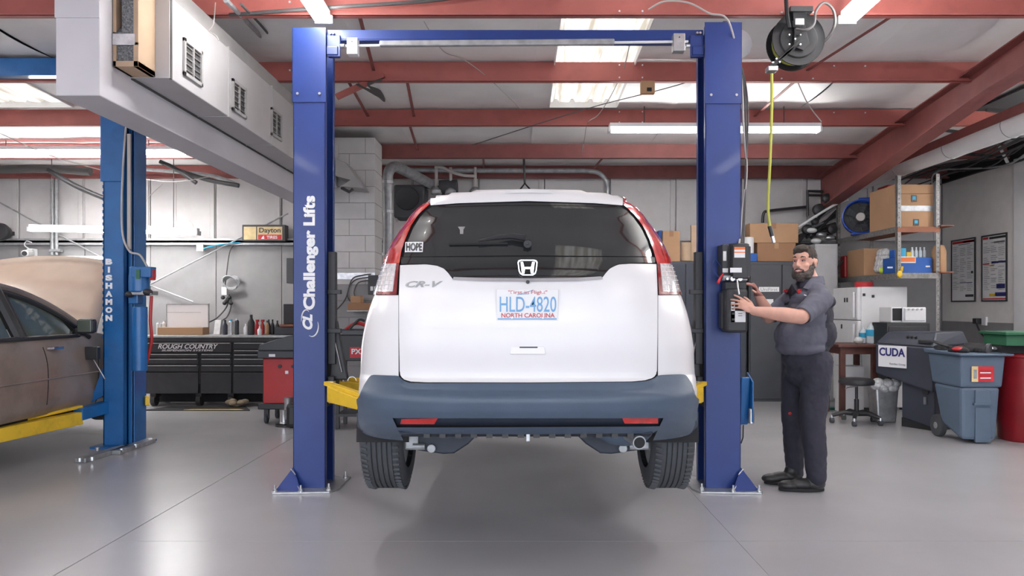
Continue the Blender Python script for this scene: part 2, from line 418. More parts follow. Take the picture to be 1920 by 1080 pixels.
# tapered main rafter with flanges and its knee
def raf(X, d, top): return (X+(.3*(d-7.4)/3.8), d, (1.35-.0779*d+.644*4.22) if top else (1.35-.152*d+.69*4.22))
rm = MB()
for (da, db) in ((FRONT, 11.15),):
    for w_, tp in ((.0, None),):
        a0, a1, b0, b1 = raf(4.32,da,0), raf(4.32,da,1), raf(4.32,db,0), raf(4.32,db,1)
        a1 = (a1[0], a1[1], 3.545+ (5.9-da)*.04-.0); 
        a0 = (a0[0], a0[1], a1[2]-.34)
        rm.hexa([(a0[0]-.005,)+a0[1:], (a0[0]+.005,)+a0[1:], (b0[0]+.005,)+b0[1:], (b0[0]-.005,)+b0[1:], (a1[0]-.005,)+a1[1:], (a1[0]+.005,)+a1[1:], (b1[0]+.005,)+b1[1:], (b1[0]-.005,)+b1[1:]])
rm = MB()
def rtop(d): return 3.61+(6.6-d)*.05 if d < 6.6 else 3.59-(d-6.6)*.050
def rbot(d): return rtop(d)-(.28 if d < 7 else .28+.20*(d-7)/4.1)
rx = lambda d: 4.30+.075*(d-7.4)
for da, db in ((FRONT,7.0),(7.0,11.92)):
    for (hw, z0f, z1f) in ((.005, rbot, rtop), (.10, rbot, lambda d: rbot(d)+.012), (.10, lambda d: rtop(d)-.012, rtop)):
        rm.hexa([(rx(da)-hw,da,z0f(da)),(rx(da)+hw,da,z0f(da)),(rx(db)+hw,db,z0f(db)),(rx(db)-hw,db,z0f(db)),
                 (rx(da)-hw,da,z1f(da)),(rx(da)+hw,da,z1f(da)),(rx(db)+hw,db,z1f(db)),(rx(db)-hw,db,z1f(db))])
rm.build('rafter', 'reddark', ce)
kx = rx(11.3)
if False:
  MB().box((kx-.1,11.15,0),(kx+.1,11.165,3.29)).box((kx-.006,11.15,0),(kx+.006,11.9,3.29)).box((kx-.1,11.9,0),(kx+.1,11.915,3.29)).build('frame_column', 'reddark', wb)
# second light beam beyond the rafter
MB().bar((4.95,4.0,3.36),(4.95,11.5,3.22),.10,.10).build('eave_beam', 'reddark', ce, bevel=.004)
# left bay purlin struts and X bracing
for (a, b) in (((0,380,11.9),(250,515,11.9)),((255,525,11.9),(362,566,11.9)),((225,562,11.85),(540,400,11.85))):
    MB().cyl(P(*a), P(*b), .012, n=8).build('brace_rod', 'galvd', wb)
# skylights: corrugated translucent sheets under the open sky
def skym():
    m = bpy.data.materials.new('translucent skylight sheet'); m.use_nodes = True; nt = m.node_tree; n = nt.nodes
    n.remove(n['Principled BSDF']); out = n['Material Output']
    t = n.new('ShaderNodeBsdfTranslucent'); d = n.new('ShaderNodeBsdfDiffuse'); mx = n.new('ShaderNodeMixShader'); mx.inputs[0].default_value = .25
    tc = n.new('ShaderNodeTexCoord'); mp = n.new('ShaderNodeMapping'); mp.inputs['Scale'].default_value = (14,1.2,1)
    ns = n.new('ShaderNodeTexNoise'); ns.inputs['Scale'].default_value = 1.0; cr = n.new('ShaderNodeValToRGB')
    cr.color_ramp.elements[0].color = (.30,.25,.19,1); cr.color_ramp.elements[1].color = (.56,.52,.46,1); cr.color_ramp.elements[0].position = .35; cr.color_ramp.elements[1].position = .6
    nt.links.new(tc.outputs['Object'], mp.inputs[0]); nt.links.new(mp.outputs[0], ns.inputs['Vector']); nt.links.new(ns.outputs['Fac'], cr.inputs[0])
    nt.links.new(cr.outputs[0], t.inputs[0]); nt.links.new(cr.outputs[0], d.inputs[0])
    nt.links.new(t.outputs[0], mx.inputs[1]); nt.links.new(d.outputs[0], mx.inputs[2]); nt.links.new(mx.outputs[0], out.inputs[0]); return m
skm = skym()
for i, (xa, xb, da, db) in enumerate(SKY):
    g = []
    n = int((xb-xa)/.02)
    ysn = [da-.05]+[p[0] for p in reversed(PUR) if da < p[0] < db]+[db+.05]
    for y in ysn:
        row = []
        for k in range(n+1):
            X = xa-.05+(xb-xa+.1)*k/n; ph = (X*5.2) % 1
            row.append((X, y, roofz(min(max(y,-3.1),11.8))+.025+(.035 if ph < .22 else 0)))
        g.append(row)
    o = MB().grid(g).build('window_%d' % (i+1), skm, smooth=1, recalc=False); tag(o, kind='structure')
    fr = MB()
    for X in (xa, xb): fr.bar((X, da, roofz(da)+.01), (X, db, roofz(db)+.01), .012, .09)
    fr.build('skylight_frame', 'insul', o)
    for y in (da, db): MB().bar((xa, y, roofz(y)+.01), (xb, y, roofz(y)+.01), .012, .09).build('skylight_frame', 'insul', o)
# block pier behind the left lift column
pier = thing('trim_1', None, None, (-2.25, 9.85, 0)); tag(pier, kind='structure')
pier_x0, pier_x1 = -2.72, -1.80
rows = 17
for r in range(rows):
    z0 = r*.203; off = .2 if r % 2 else 0
    x = pier_x0
    cutsx = [pier_x0]+[pier_x0+off+.4*k for k in range(0,4) if pier_x0+.05 < pier_x0+off+.4*k < pier_x1-.05]+[pier_x1]
    for a, b in zip(cutsx[:-1], cutsx[1:]):
        MB().box((a+.003,9.6,z0+.003),(b-.003,10.1,z0+.200)).build('block', 'block' if z0 > 1.6 else 'wallg', pier, bevel=.004)
MB().box((pier_x0+.004,9.606,0),(pier_x1-.004,10.09,3.45)).build('mortar', 'wallg', pier)
MB().box((pier_x0+.3,9.592,1.69),(pier_x1,9.6,1.77)).build('foil_strip', 'foil', pier)
# ================================================================= DUCT AND SOFFIT
so = thing('soffit_beam', 'long white boxed-in soffit running back beside the vented duct, upper left', 'soffit', (-2.62, 7, 2.60))
MB().box((-2.75, 4.58, 2.60), (-2.49, 9.58, 3.50)).build('casing', 'soffit', so, bevel=.006)
MB().box((-2.752, 4.572, 3.06), (-2.488, 4.58, 3.53)).build('end_board', 'soffit', so)
du = thing('air_duct', 'grimy white square air duct with three sooty vents along its side', 'duct', (-2.37, 7.4, 2.81))
DZ = 2.815
MB().box((-2.488, 4.95, DZ), (-2.245, 9.55, 3.34)).build('duct_body', 'duct', du, bevel=.006)
MB().box((-2.488, 4.95, 3.341), (-2.30, 9.55, 3.50)).build('upper_duct', 'ductg', du, bevel=.006)
for y in (5.95, 7.0, 8.2, 9.4): MB().box((-2.488, y-.006, DZ-.006), (-2.238, y+.006, 3.35)).build('seam', 'duct', du)
MB().box((-2.487, 4.942, DZ-.004), (-2.24, 4.95, 3.34)).build('end_flange', 'duct', du)
MB().box((-2.25, 4.95, DZ-.004), (-2.236, 4.975, 3.34)).build('edge_grime', 'grime', du)
MB().box((-2.49, 4.95, DZ-.012), (-2.478, 9.55, DZ-.0)).build('sealant', 'grime', du)
for (px, ) in ((360,),(447,),(517,)):
    yc = 2.245*F/(CX-px); zc = CH+(CY-{360:118,447:186,517:234}[px])*yc/F
    v = MB()
    w2, h2 = .15, .125
    for (a,b,c_,d_) in ((-w2,w2,-h2,-h2+.025),(-w2,w2,h2-.025,h2),(-w2,-w2+.025,-h2,h2),(w2-.025,w2,-h2,h2)):
        v.box((-2.245, yc+a, zc+c_), (-2.228, yc+b, zc+d_))
    v = v.build('vent_frame', 'ductg', du, bevel=.002)
    MB().box((-2.244, yc-w2+.02, zc-h2+.02), (-2.242, yc+w2-.02, zc+h2-.02)).build('vent_opening', 'grime', v)
    for k in range(5):
        MB().bar((-2.237, yc-w2+.03, zc-.08+k*.04), (-2.237, yc-.012, zc-.08+k*.04), .012, .004).build('slat', 'ductg', v)
        MB().bar((-2.237, yc+.012, zc-.08+k*.04), (-2.237, yc+w2-.03, zc-.08+k*.04), .012, .004).build('slat', 'galvd', v)
    MB().box((-2.244, yc-.008, zc-h2+.02), (-2.23, yc+.008, zc+h2-.02)).build('mullion', 'ductg', v)
# filter box stuck on the duct end
fb = thing('filter_box', 'tan filter box with grey fibre filter and foil tape on the duct end', 'filter', (-2.43, 4.6, 2.87))
d = 4.72
def q_(x, y, dd=d): return P(x, y, dd)
a = q_(190,122); b_ = q_(285,122)
bx0, bx1 = 0, -2.33
bx0 = -2.485
zz0 = 2.816
MB().box((bx0, d, zz0), (bx1, 4.94, zz0+.035)).box((bx0,d,zz0),(bx0+.02,4.94,zz0+.42)).box((bx1-.03,d,zz0),(bx1,4.94,zz0+.62)).box((bx0,d,zz0+.13),(bx1,d+.01,zz0+.15)).build('box_frame', 'tan', fb, bevel=.002)
MB().box((bx0+.02, d+.01, zz0+.03), (bx1-.03, d+.03, zz0+.135)).build('filter_pad', 'filter', fb)
MB().box((bx0-.002, d-.006, zz0+.13), (bx1-.02, d+.012, zz0+.20)).build('foil_tape', 'foil', fb, bevel=.004)
MB().hexa([(bx0,d,zz0+.20),(bx1-.03,d,zz0+.20),(bx1-.03,4.9,zz0+.20),(bx0,4.9,zz0+.20),(bx0-.0,d,zz0+.21),(bx1-.03,d,zz0+.21),(bx1-.1,4.85,zz0+.33),(bx0,4.85,zz0+.30)]).build('filter_top', 'filter', fb)
MB().box((bx1-.10, d, zz0+.21), (bx1-.03, 4.9, zz0+.66)).build('side_filter', 'filter', fb)
# ================================================================= CEILING LIGHTS
def strip_light(label, a, b, wires=None, group=None, grp=None, hw=.095):
    a = Vector(a); b = Vector(b); t = thing('ceiling_light', label, 'light', (a+b)/2, grp)
    d = (b-a).normalized(); s = d.cross(Vector((0,0,1))).normalized(); up = Vector((0,0,1))
    MB().bar(a+up*.045, b+up*.045, hw, .045).build('housing', 'white', t, bevel=.004)
    MB().bar(a+up*.018, b+up*.018, .06, .010).build('reflector', 'white', t)
    for k in (-1, 1):
        MB().cyl(a+d*.03+s*.050*k-up*.004, b-d*.03+s*.050*k-up*.004, .018, n=10).build('tube', 'tube', t)
    for p in (a, b): MB().bar(p-d*.012, p+d*.012, .13, .06).build('end_cap', 'white', t)
    if wires:
        for p, h in wires: MB().cyl(p, (p[0], p[1], h), .005, n=6).build('hanging_rod', 'wire', t)
    return t
L1 = P(1138,246,9.02); L2 = P(1522,244,9.02)
strip_light('lit fluorescent strip under the purlin crossing behind the right lift column', (L1.x,8.80,3.36), (L2.x,8.80,3.36), [((L1.x+.4,8.8,3.42),3.63),((L2.x-.4,8.8,3.42),3.63)], hw=.15)
a = P(-60,283,10.2); b_ = P(350,283,10.2)
strip_light('lit fluorescent strip high on the left behind the pale blue lift column', (a.x,10.2,a.z-.02), (b_.x,10.2,b_.z-.02), [((a.x+.5,10.2,3.4),3.56),((b_.x-.5,10.2,3.4),3.56)], hw=.16)
a = P(57,430,10.9); b_ = P(372,437,10.9)
strip_light('lit fluorescent strip hanging low in front of the left back wall', a, b_, [((a.x+.3,10.9,a.z+.07),3.5),((b_.x-.35,10.9,b_.z+.07),3.5)])
strip_light('lit fluorescent strip pointing to the top of the left royal blue column', (-1.47,5.80,3.50), (-1.47,4.55,3.53), [((-1.47,5.5,3.56),3.70)])
strip_light('lit fluorescent strip beside the hose reel at the upper right', (2.43,5.75,3.48), (2.43,4.1,3.52), [((2.43,5.6,3.56),3.75)])
for (X, ya, yb, zz, l_) in ((-5.5,.5,2.9,3.6,'unseen fluorescent strip added to brighten the front of the left bay'),(-3.4,-1.5,.9,3.6,'unseen fluorescent strip added over the front of the middle bay, left of centre'),(3.3,-1.5,.9,3.6,'unseen fluorescent strip added over the front of the middle bay, right of centre'),(6.0,6.6,8.9,3.0,'unseen fluorescent strip added over the right bay to brighten its wall'),(5.7,3.4,5.8,3.2,'unseen fluorescent strip added to brighten the front of the right bay'),(-6.6,5.0,7.4,3.4,'unseen fluorescent strip added over the brown sedan')):
    strip_light(l_, (X,ya,zz), (X,yb,zz))  # strips outside the view, added to brighten the bays and the right wall
# ================================================================= WHITE CAR ON THE LIFT
XC = .039
NE = 3.0
def lerp(tab, z):
    if z <= tab[0][0]: return tab[0][1]
    for i in range(len(tab)-1):
        a, b = tab[i], tab[i+1]
        if z <= b[0]:
            t = (z-a[0])/(b[0]-a[0]); return a[1]+(b[1]-a[1])*t
    return tab[-1][1]
def fast(tab):
    z0, st, vals = tab[0][0], .005, [v for _, v in tab]; n = len(vals)
    def f(z):
        u = (z-z0)/st
        if u <= 0: return vals[0]
        i = int(u)
        if i >= n-1: return vals[-1]
        return vals[i]+(vals[i+1]-vals[i])*(u-i)
    return f
_lerp = lerp
FT = {}
def lerp(tab, z):
    f = FT.get(id(tab))
    return f(z) if f else _lerp(tab, z)
def smooth_tab(tab, dz):      # resample with light smoothing
    zs = [tab[0][0]+k*.005 for k in range(int((tab[-1][0]-tab[0][0])/.005)+1)]
    return [(z, sum(lerp(tab, z+o) for o in (-dz,-dz/2,0,dz/2,dz))/5) for z in zs]
YR = smooth_tab([(.70,3.78),(.74,3.70),(.78,3.64),(.815,3.60),(.84,3.58),(.872,3.562),(.925,3.55),(.935,3.556),(.942,3.580),(.985,3.60),(1.005,3.635),(1.05,3.635),(1.15,3.615),(1.3,3.61),(1.42,3.625),(1.5,3.65),(1.55,3.685),(1.65,3.765),(1.75,3.86),(1.86,3.95),(1.90,3.965),(1.93,3.985),(1.95,4.01),(1.965,4.07),(1.985,4.4),(1.995,4.7)], .006)
DD = [(.70,.50),(1.0,.62),(1.4,.62),(1.6,.55),(1.82,.42),(1.92,.20),(1.99,.16)]
CR = [(1.55,0),(1.86,.05),(1.94,.13),(2.1,.13)]
FT[id(YR)] = fast(YR)
def supx(t): return math.sin(t)**(2/NE)
def supy(t): return 1-max(0,math.cos(t))**(2/NE)
SIL = [(355,150),(370,179),(379,199),(400,217),(421,232),(443,245),(471,259),(492,266),(517,274),(552,285),(581,296),(616,305),(648,310),(694,312),(755,311),(790,308),(815,303),(830,299)]
WT = []
for py, h in SIL:
    zg = CH+(CY-py)*4.15/F
    lo, hi = .2, 1.2
    for _ in range(30):
        W = (lo+hi)/2
        mx = max(W*supx(t)/(lerp(YR,zg)+lerp(DD,zg)*supy(t))*F for t in [k*PI/2/60 for k in range(20,61)])
        if mx < h: lo = W
        else: hi = W
    WT.append((zg, W))
WT.sort(); WT = [w_ for w_ in WT if w_[0] < 1.95]+[(1.955,.545),(1.97,.535),(1.985,.51),(1.995,.47)]
WT = smooth_tab([(.60, WT[0][1])]+WT, .008); FT[id(WT)] = fast(WT)
def surf(t, z, off=0.0):
    """t signed corner angle, z height parameter"""
    s = -1 if t < 0 else 1; a = abs(t)
    def raw(a, z):
        x = lerp(WT, z)*supx(a); y = lerp(YR, z)+lerp(DD, z)*supy(a)
        return Vector((x, y, z-lerp(CR, z)*x*x))
    p = raw(a, z)
    if off:
        e = .02; a2 = min(max(a, .12), 1.5)
        dt = raw(a2+e, z)-raw(a2-e, z); dz = raw(a2, z+.012)-raw(a2, z-.012)
        n = dt.cross(dz)
        if a < .12: n.x = 0
        n.normalize()
        if n.y > 0.001 and n.x < 0: n = -n
        if n.y > 0 and abs(n.x) < .3: n = -n
        p = p+n*off
    return Vector((XC+s*p.x, p.y, p.z))
def px2s(px, py):
    s = 1 if px >= CX+XC*F/3.8 else -1
    z = CH+(CY-py)*3.8/F
    t = .3
    for _ in range(8):
        lo, hi = 0.0, 1.30
        for _ in range(15):
            t = (lo+hi)/2; p = surf(s*t, z)
            v = (p.x*F/p.y+CX-px)*s
            if v < 0: lo = t
            else: hi = t
        p = surf(s*t, z)
        pz = CH+(CY-py)*p.y/F
        if abs(pz-p.z) < 2e-4: break
        z += (pz-p.z)*.9
        z = min(max(z, .70), 1.99)
    return s*t, z
def resamp(pl, n):
    L = [0]
    for a, b in zip(pl[:-1], pl[1:]): L.append(L[-1]+math.hypot(b[0]-a[0], b[1]-a[1]))
    out = []
    for k in range(n):
        s = L[-1]*k/(n-1); i = 0
        while i < len(L)-2 and L[i+1] < s: i += 1
        t = (s-L[i])/max(1e-9, L[i+1]-L[i])
        out.append((pl[i][0]+(pl[i+1][0]-pl[i][0])*t, pl[i][1]+(pl[i+1][1]-pl[i][1])*t))
    return out
def patch(name, m, rows, par, off=.004, n=24, sub=3, solid=.004, label=None):
    R = [resamp(r, n) for r in rows]
    full = []
    for a, b in zip(R[:-1], R[1:]):
        for k in range(sub): full.append([(p[0]+(q[0]-p[0])*k/sub, p[1]+(q[1]-p[1])*k/sub) for p, q in zip(a, b)])
    full.append(R[-1])
    g = [[surf(*px2s(*p), off) for p in r] for r in full]
    return MB().grid(g).build(name, m, par, smooth=2, recalc=False, solid=0, label=label)
car = thing('car', 'white SUV seen from behind, raised on the royal blue two-post lift', 'car', (XC, 5.6, .316))
# ---- body shell (columns: rear, side, nose)
YF = [(.60,7.75),(.8,8.0),(1.0,8.05),(1.2,8.0),(1.3,7.9),(1.36,7.6),(1.40,6.95),(1.6,6.55),(1.8,6.1),(1.92,5.75),(1.995,5.4)]
zs = [.74+.03*k for k in range(0,41)]+[1.955,1.965,1.975,1.985,1.995]
zs = sorted(set([round(z,3) for z in zs if z < 1.95]+[1.955,1.965,1.975,1.985,1.995]))
ths = [0,.05,.12,.2,.3,.42,.55,.68,.8,.92,1.03,1.13,1.22,1.30,1.37,1.44,1.505,PI/2]
NS = 34
def ring(z):
    Wz = lerp(WT, z); h = []
    y0 = lerp(YR, z)+lerp(DD, z); yf = lerp(YF, z); df = min(.6, (yf-y0)*.4)
    for t in ths: h.append(surf(t, z))
    for k in range(1, NS): 
        y = y0+(yf-df-y0)*k/NS; x = Wz
        h.append(Vector((XC+x, y, z-lerp(CR,z)*x*x)))
    for k in range(0, 11):
        t = PI/2*(1-k/10); x = Wz*math.sin(t)**.7
        h.append(Vector((XC+x, yf-df+df*math.cos(t)**.8 if k else yf-df, z-lerp(CR,z)*x*x)))
    return h
wheel_y = (4.45, 7.10); WZ = .666
for side in (1, -1):
    g = [ring(z) for z in zs]
    if side < 0: g = [[Vector((2*XC-p.x, p.y, p.z)) for p in r] for r in g]
    mb = MB(); n = len(g[0]); q = [p for r in g for p in r]; fs = []; 
    dark = MB(); fd = []; low_ = MB(); fl_ = []
    for i in range(len(g)-1):
        for k in range(n-1):
            c = (g[i][k]+g[i+1][k+1])/2
            if k >= 12 and any((c.y-wy)**2+(c.z-WZ)**2 < .40**2 for wy in wheel_y): continue
            f_ = (i*n+k, i*n+k+1, (i+1)*n+k+1, (i+1)*n+k)
            if k < 12 and zs[i] < 1.90: fd.append(f_)
            elif zs[i] < .96 and k < 20: fl_.append(f_)
            elif zs[i] < .86: fl_.append(f_)
            else: fs.append(f_)
    mb.add(q, fs).build('body_shell', 'carw', car, smooth=2, recalc=False)
    dark.add(q, fd).build('inner_seal', 'blackm', car, smooth=2, recalc=False)
    low_.add(q, fl_).build('side_cladding', 'carbump', car, smooth=2, recalc=False)
MB().add(*(lambda r: ([p for p in r]+[Vector((2*XC-p.x, p.y, p.z)) for p in r], [tuple(list(range(len(r)))+list(range(2*len(r)-1, len(r)-1, -1)))]))(ring(1.995))).build('roof_skin', 'carw', car)
# ---- rear face parts
li = [(372,808),(386,808),(404,789),(425,775),(450,764),(471,757),(496,752.5),(552,748)]
ri = [(372,1166),(386,1166),(404,1185),(428,1203),(457,1217),(482,1224),(496,1228),(551,1231)]
def xi(tab, y): return lerp(tab, y)
top = [(812,388),(860,384),(990,381),(1115,384),(1162,388)]
rows = [top]
for y in (396,410,430,455,483):
    rows.append([(xi(li,y)+3, y), (870,y-1.5), (990,y-2.5), (1110,y-1.5), (xi(ri,y)-3, y-.5)])
patch('rear_window', 'glassd', rows, car, off=.006, n=40, sub=3)
# garnish below the glass
bot = [(xi(li,496)+2,497),(800,497),(820,499.5),(833,505),(841,513),(850,524),(900,526.5),(990,527.5),(1080,526.5),(1127,523),(1136,512),(1144,504),(1158,497.5),(1180,496),(xi(ri,496)-2,494.5)]
topg = [(x_, 484.5-.0*abs(x_-990)) for x_ in [q[0]+(0 if abs(q[0]-990) > 200 else 0) for q in bot]]
patch('window_garnish', 'glassd', [topg, [(a[0], (a[1]+b[1])/2) for a, b in zip(topg, bot)], bot], car, off=.010, n=60, sub=3)
bot2 = [(a[0], a[1]+1.4) for a in bot]
patch('chrome_strip', 'chrome', [[(852,521.5),(900,523),(990,524),(1080,523),(1126,520.5)], [(850,526.5),(900,529),(990,530),(1080,529),(1129,525.5)]], car, off=.016, n=40, sub=2)
# tailgate
tl = [(x_, y_+.6) for x_, y_ in bot]
tl[0] = (752,499); tl[-1] = (1229,497)
mid1 = [(750+(1231-750)*(a[0]-752)/(1229-752), 553) for a in tl]
mid2 = [(750+(1231-750)*(a[0]-752)/(1229-752), 614) for a in tl]
mid3 = [(a[0], 620) for a in mid2]
mid4 = [(751+(1230-751)*(a[0]-750)/(1231-750), 696) for a in mid2]
low = [(751.5,697),(753,707),(759,714),(770,717.5),(800,719),(990,719.5),(1185,717.5),(1208,715.5),(1221,711),(1228,704),(1229.5,695)]
patch('tailgate', 'carw', [tl, mid1, mid2, mid3, mid4, low], car, off=.008, n=80, sub=5)
# quarter panels
for (tab, s, sx, name) in ((li,-1,749,'left'),(ri,1,1232,'right')):
    o = 5000*s
    rows = []
    rows.append([(sx,553),(sx+22*s,553),(sx+46*s,553)])
    def outer(y): return 990+s*(lerp([(p[0],p[1]) for p in SIL], y)+4)
    rows = []
    for y in (554,575,600,625,650,675,698,704,716,730,745):
        x0 = (748.5 if s < 0 else 1232.5)
        rows.append([(x0,y),(x0+(outer(y)-x0)*.35,y),(x0+(outer(y)-x0)*.7,y),(outer(y),y)])
    patch('quarter_panel', 'carw', rows, car, off=.005, n=22, sub=2)
    # lamp: red upper part, clear lower part with a dark red edge
    def lrow(y, a=0.0, b=1.0):
        x0 = xi(tab, y)+s*1.0; x1 = outer(y)
        return [(x0+(x1-x0)*a, y), (x0+(x1-x0)*((a+b)/2), y), (x0+(x1-x0)*b, y)]
    lamp = patch('tail_lamp', 'lampred', [lrow(y) for y in (370,378,386,404,425,450,471,496)], car, off=.012, n=14, sub=3, label='red upright tail lamp lens')
    patch('clear_lens', 'lampclr', [lrow(y, .14, 1) for y in (496,512,530,548)], lamp, off=.011, n=12, sub=3)
    patch('lens_edge', 'lampdk', [lrow(y, 0, .16) for y in (496,520,548)], lamp, off=.013, n=5, sub=3)
    patch('lens_foot', 'lampdk', [lrow(548), lrow(553.5)], lamp, off=.013, n=14, sub=1)
# lamp inner details: reflector grid lines
for s in (-1, 1):
    tab = li if s < 0 else ri
    gm = MB()
    for y in (503,511,519,527,535,543):
        x0 = xi(tab,y)
        pts = [surf(*px2s(x0+s*k, y), .0125) for k in (8,16,24,32,38)]
        gm.tube(pts, .0015, n=4)
    for k in (10,18,26,34):
        pts = [surf(*px2s(xi(tab,y)+s*k*(.8+.2*(y-496)/50), y), .0125) for y in (499,510,522,534,546)]
        gm.tube(pts, .0015, n=4)
    gm.build('lens_grid', 'white', car)
# spoiler with high stop lamp
patch('spoiler', 'carw', [[(822,352),(900,350),(990,349),(1080,350),(1152,352)],[(814,364),(860,361),(990,358.5),(1110,361),(1160,364)],[(810,371),(860,369),(990,366),(1110,369),(1165,371)],[(809,379),(860,377),(990,374),(1110,377),(1166,379)],[(810,387),(860,383),(990,379),(1115,383),(1165,387)]], car, off=.012, n=40, sub=2)
patch('stop_lamp', 'white', [[(948,362),(990,361),(1032,362)],[(946,367),(990,366),(1035,367)]], car, off=.017, n=12, sub=1, label='clear high stop lamp')
for x_ in (815, 1158):
    p = surf(*px2s(x_, 366))
    MB().tube([p+Vector((0,.1,-.01)), p+Vector((0,.12,.02)), p+Vector((0,.3,.035)), p+Vector((0,1.4,.045)), p+Vector((0,1.6,.0))], .013).build('roof_rail', 'carw', car, smooth=1)
# bumper: upper wrap, face, groove, lower lip
def brow(y, k=0):
    xl = 990-(lerp([(p[0],p[1]) for p in SIL], y)+4); xr = 990+(lerp([(p[0],p[1]) for p in SIL], y)+4)
    return [(xl+(xr-xl)*t/12, y) for t in range(13)]
bt = [(681,742),(684,735),(690,722),(699,709),(707,705),(730,704.5),(750,704.5),(752,712),(757,718),(769,722),(800,723),(990,723.5),(1186,721.5),(1212,719.5),(1225,715),(1231,703),(1250,702),(1274,702),(1283,710),(1291,722),(1297,742)]
r2 = [(676,748),(680,747),(690,746),(700,745),(707,744),(730,743),(750,742),(757,741.5),(765,741),(780,740.5),(800,740),(990,740),(1186,739.5),(1200,740),(1215,740.5),(1231,741.5),(1250,743),(1274,744),(1288,746),(1296,747),(1304,748)]
patch('bumper', 'carbump', [bt, r2, [(a[0]+(676-676), 760) for a in r2], [(a[0], 774) for a in r2], [(a[0], 779) for a in r2]], car, off=.020, n=120, sub=4)
for s in (-1, 1):
    rr = []
    for y in (775.5,790,805,818,827):
        x1 = 990+s*(lerp([(p[0],p[1]) for p in SIL], y)+4); x0 = 990+s*(251-(y-776)*.45)
        rr.append([(x0,y-2*(y>820)),(x0+(x1-x0)*.5,y),(x1,y)])
    patch('bumper_corner', 'carbump', rr, car, off=.021, n=20, sub=3)
patch('bumper_groove', 'bumplow', [[(738,777),(990,777),(1243,776)],[(745,796),(990,796),(1236,795)]], car, off=.002, n=40, sub=3)
patch('lower_lip', 'carbump', [[(742,795),(990,794),(1239,793)],[(748,799),(990,799.5),(1234,798)],[(760,806),(990,807),(1222,805)]], car, off=.020, n=40, sub=2)
patch('bumper_shadow_gap', 'blackm', [[(752,719),(800,720.5),(990,721),(1186,719),(1228,717)],[(758,724),(800,725),(990,725.5),(1186,724),(1222,721)]], car, off=.012, n=40, sub=1)
for (a, b, c_, d_) in ((752,822,781,791.5),(1162,1232,780,790.5)):
    k = 1 if a < 900 else -1
    patch('reflector', 'lampred', [[(a+3,c_+1.5 if k > 0 else c_),(b,c_ if k > 0 else c_+.5)],[(a+(0 if k > 0 else 8),d_),(b-(7 if k > 0 else 0),d_)]], car, off=.012, n=12, sub=2, label='bright red bumper reflector')
# valance / floor pan / muffler side
MB().prism([(3.74,.775),(3.70,.74),(3.78,.715),(3.95,.70),(4.0,.78)], 'x', XC-.62, XC+.60).build('valance', 'bumplow', car, bevel=.01)
vb = MB()
for k in range(14): vb.box((XC-.50+k*.075, 3.70, .722), (XC-.47+k*.075, 3.74, .752))
vb.build('valance_rib', 'black', car)
MB().box((XC-.66, 3.98, .70), (XC+.66, 7.7, .76)).build('underbody', 'blackm', car, bevel=.02)
for s in (-1,1): MB().box((XC+s*.70, 4.92, .57), (XC+s*.84, 6.68, .78)).build('sill', 'bumplow', car, bevel=.02)
p = P(990,817,3.72)
MB().box((p.x-.010, 3.69, .705), (p.x+.010, 3.73, .765)).build('tow_hook', 'galv', car, bevel=.004)
# tailgate fittings
hy = surf(0, 1.16).y
MB().add([(0,0,0)], []) 
c = P(990,656,hy-.004)
MB().prism([(c.x-.085,c.z-.022),(c.x+.085,c.z-.022),(c.x+.078,c.z+.018),(c.x-.078,c.z+.018)], 'y', hy-.011, hy).build('handle_recess', 'carw', car, bevel=.006)
c = P(991,651.5,hy-.012)
MB().box((c.x-.042,hy-.0125,c.z-.0025),(c.x+.042,hy-.010,c.z+.0035)).build('handle_slot', 'black', car)
# number plate
yp = surf(0, CH+(CY-572)*3.6/F).y-.016
c = P(988.5,571.5,yp); W_, H_ = 115*yp/F, 58*yp/F
pl = quad((c.x,yp,c.z), W_, H_, t=.004).build('number_plate', 'whitep', car, bevel=.001, label='white number plate with pale blue characters')
def ptxt(s, x0, x1, y0, y1, m, dy=.003, bold=0.0, shear=0, name='lettering', par=pl, y=None):
    yy = (yp if y is None else y)-dy
    a = P(x0,y1,yy); b = P(x1,y0,yy)
    text(s, b.x-a.x, b.z-a.z, ((a.x+b.x)/2, yy, (a.z+b.z)/2), bold=bold, shear=shear).build(name, m, par)
ptxt('HLD-4820', 937, 1043, 556, 585, 'bluetxt', bold=.004)
ptxt('"First in Flight"', 953, 1026, 544.5, 553, 'redtxt')
ptxt('NORTH CAROLINA', 940, 1040, 587, 595.5, 'redtxt', bold=.015)
MB().tube([P(970,553,yp-.003), P(984,549,yp-.003), P(1000,543.5,yp-.003)], .0012, n=4).tube([P(976,552,yp-.003), P(992,551,yp-.003)], .001, n=4).build('plane_print', 'bluetxt', pl)
quad(P(988.5,598,yp-.003), W_*.96, .006, t=.001).build('plate_wave', 'bluetxt', pl)
for (x_, y_) in ((960,548),(1018,548),(960,596),(1018,596)):
    MB().cyl(P(x_,y_,yp-.001), P(x_,y_,yp-.006), .004, n=8).build('screw', 'steel', pl)
# model badge lettering
yb = surf(*px2s(764,534)).y
def surftext(s_, x0, x1, y0, y1, off, par, m, bold=0, shear=0, name='lettering'):
    t = text(s_, 1, 1, (0,0,0), bold=bold, shear=shear, ext=.5)
    q = []
    for p in t.v:
        px, py = x0+(x1-x0)*(p.x+.5), y1-(y1-y0)*(p.z+.5)
        q.append(surf(*px2s(px, py), off+(.0015 if p.y < 0 else 0)))
    t.v = q; return t.build(name, m, par, recalc=False)
surftext('CR-V', 763, 831, 528.5, 540, .011, car, 'galvd', bold=.02, shear=.45, name='badge_lettering')
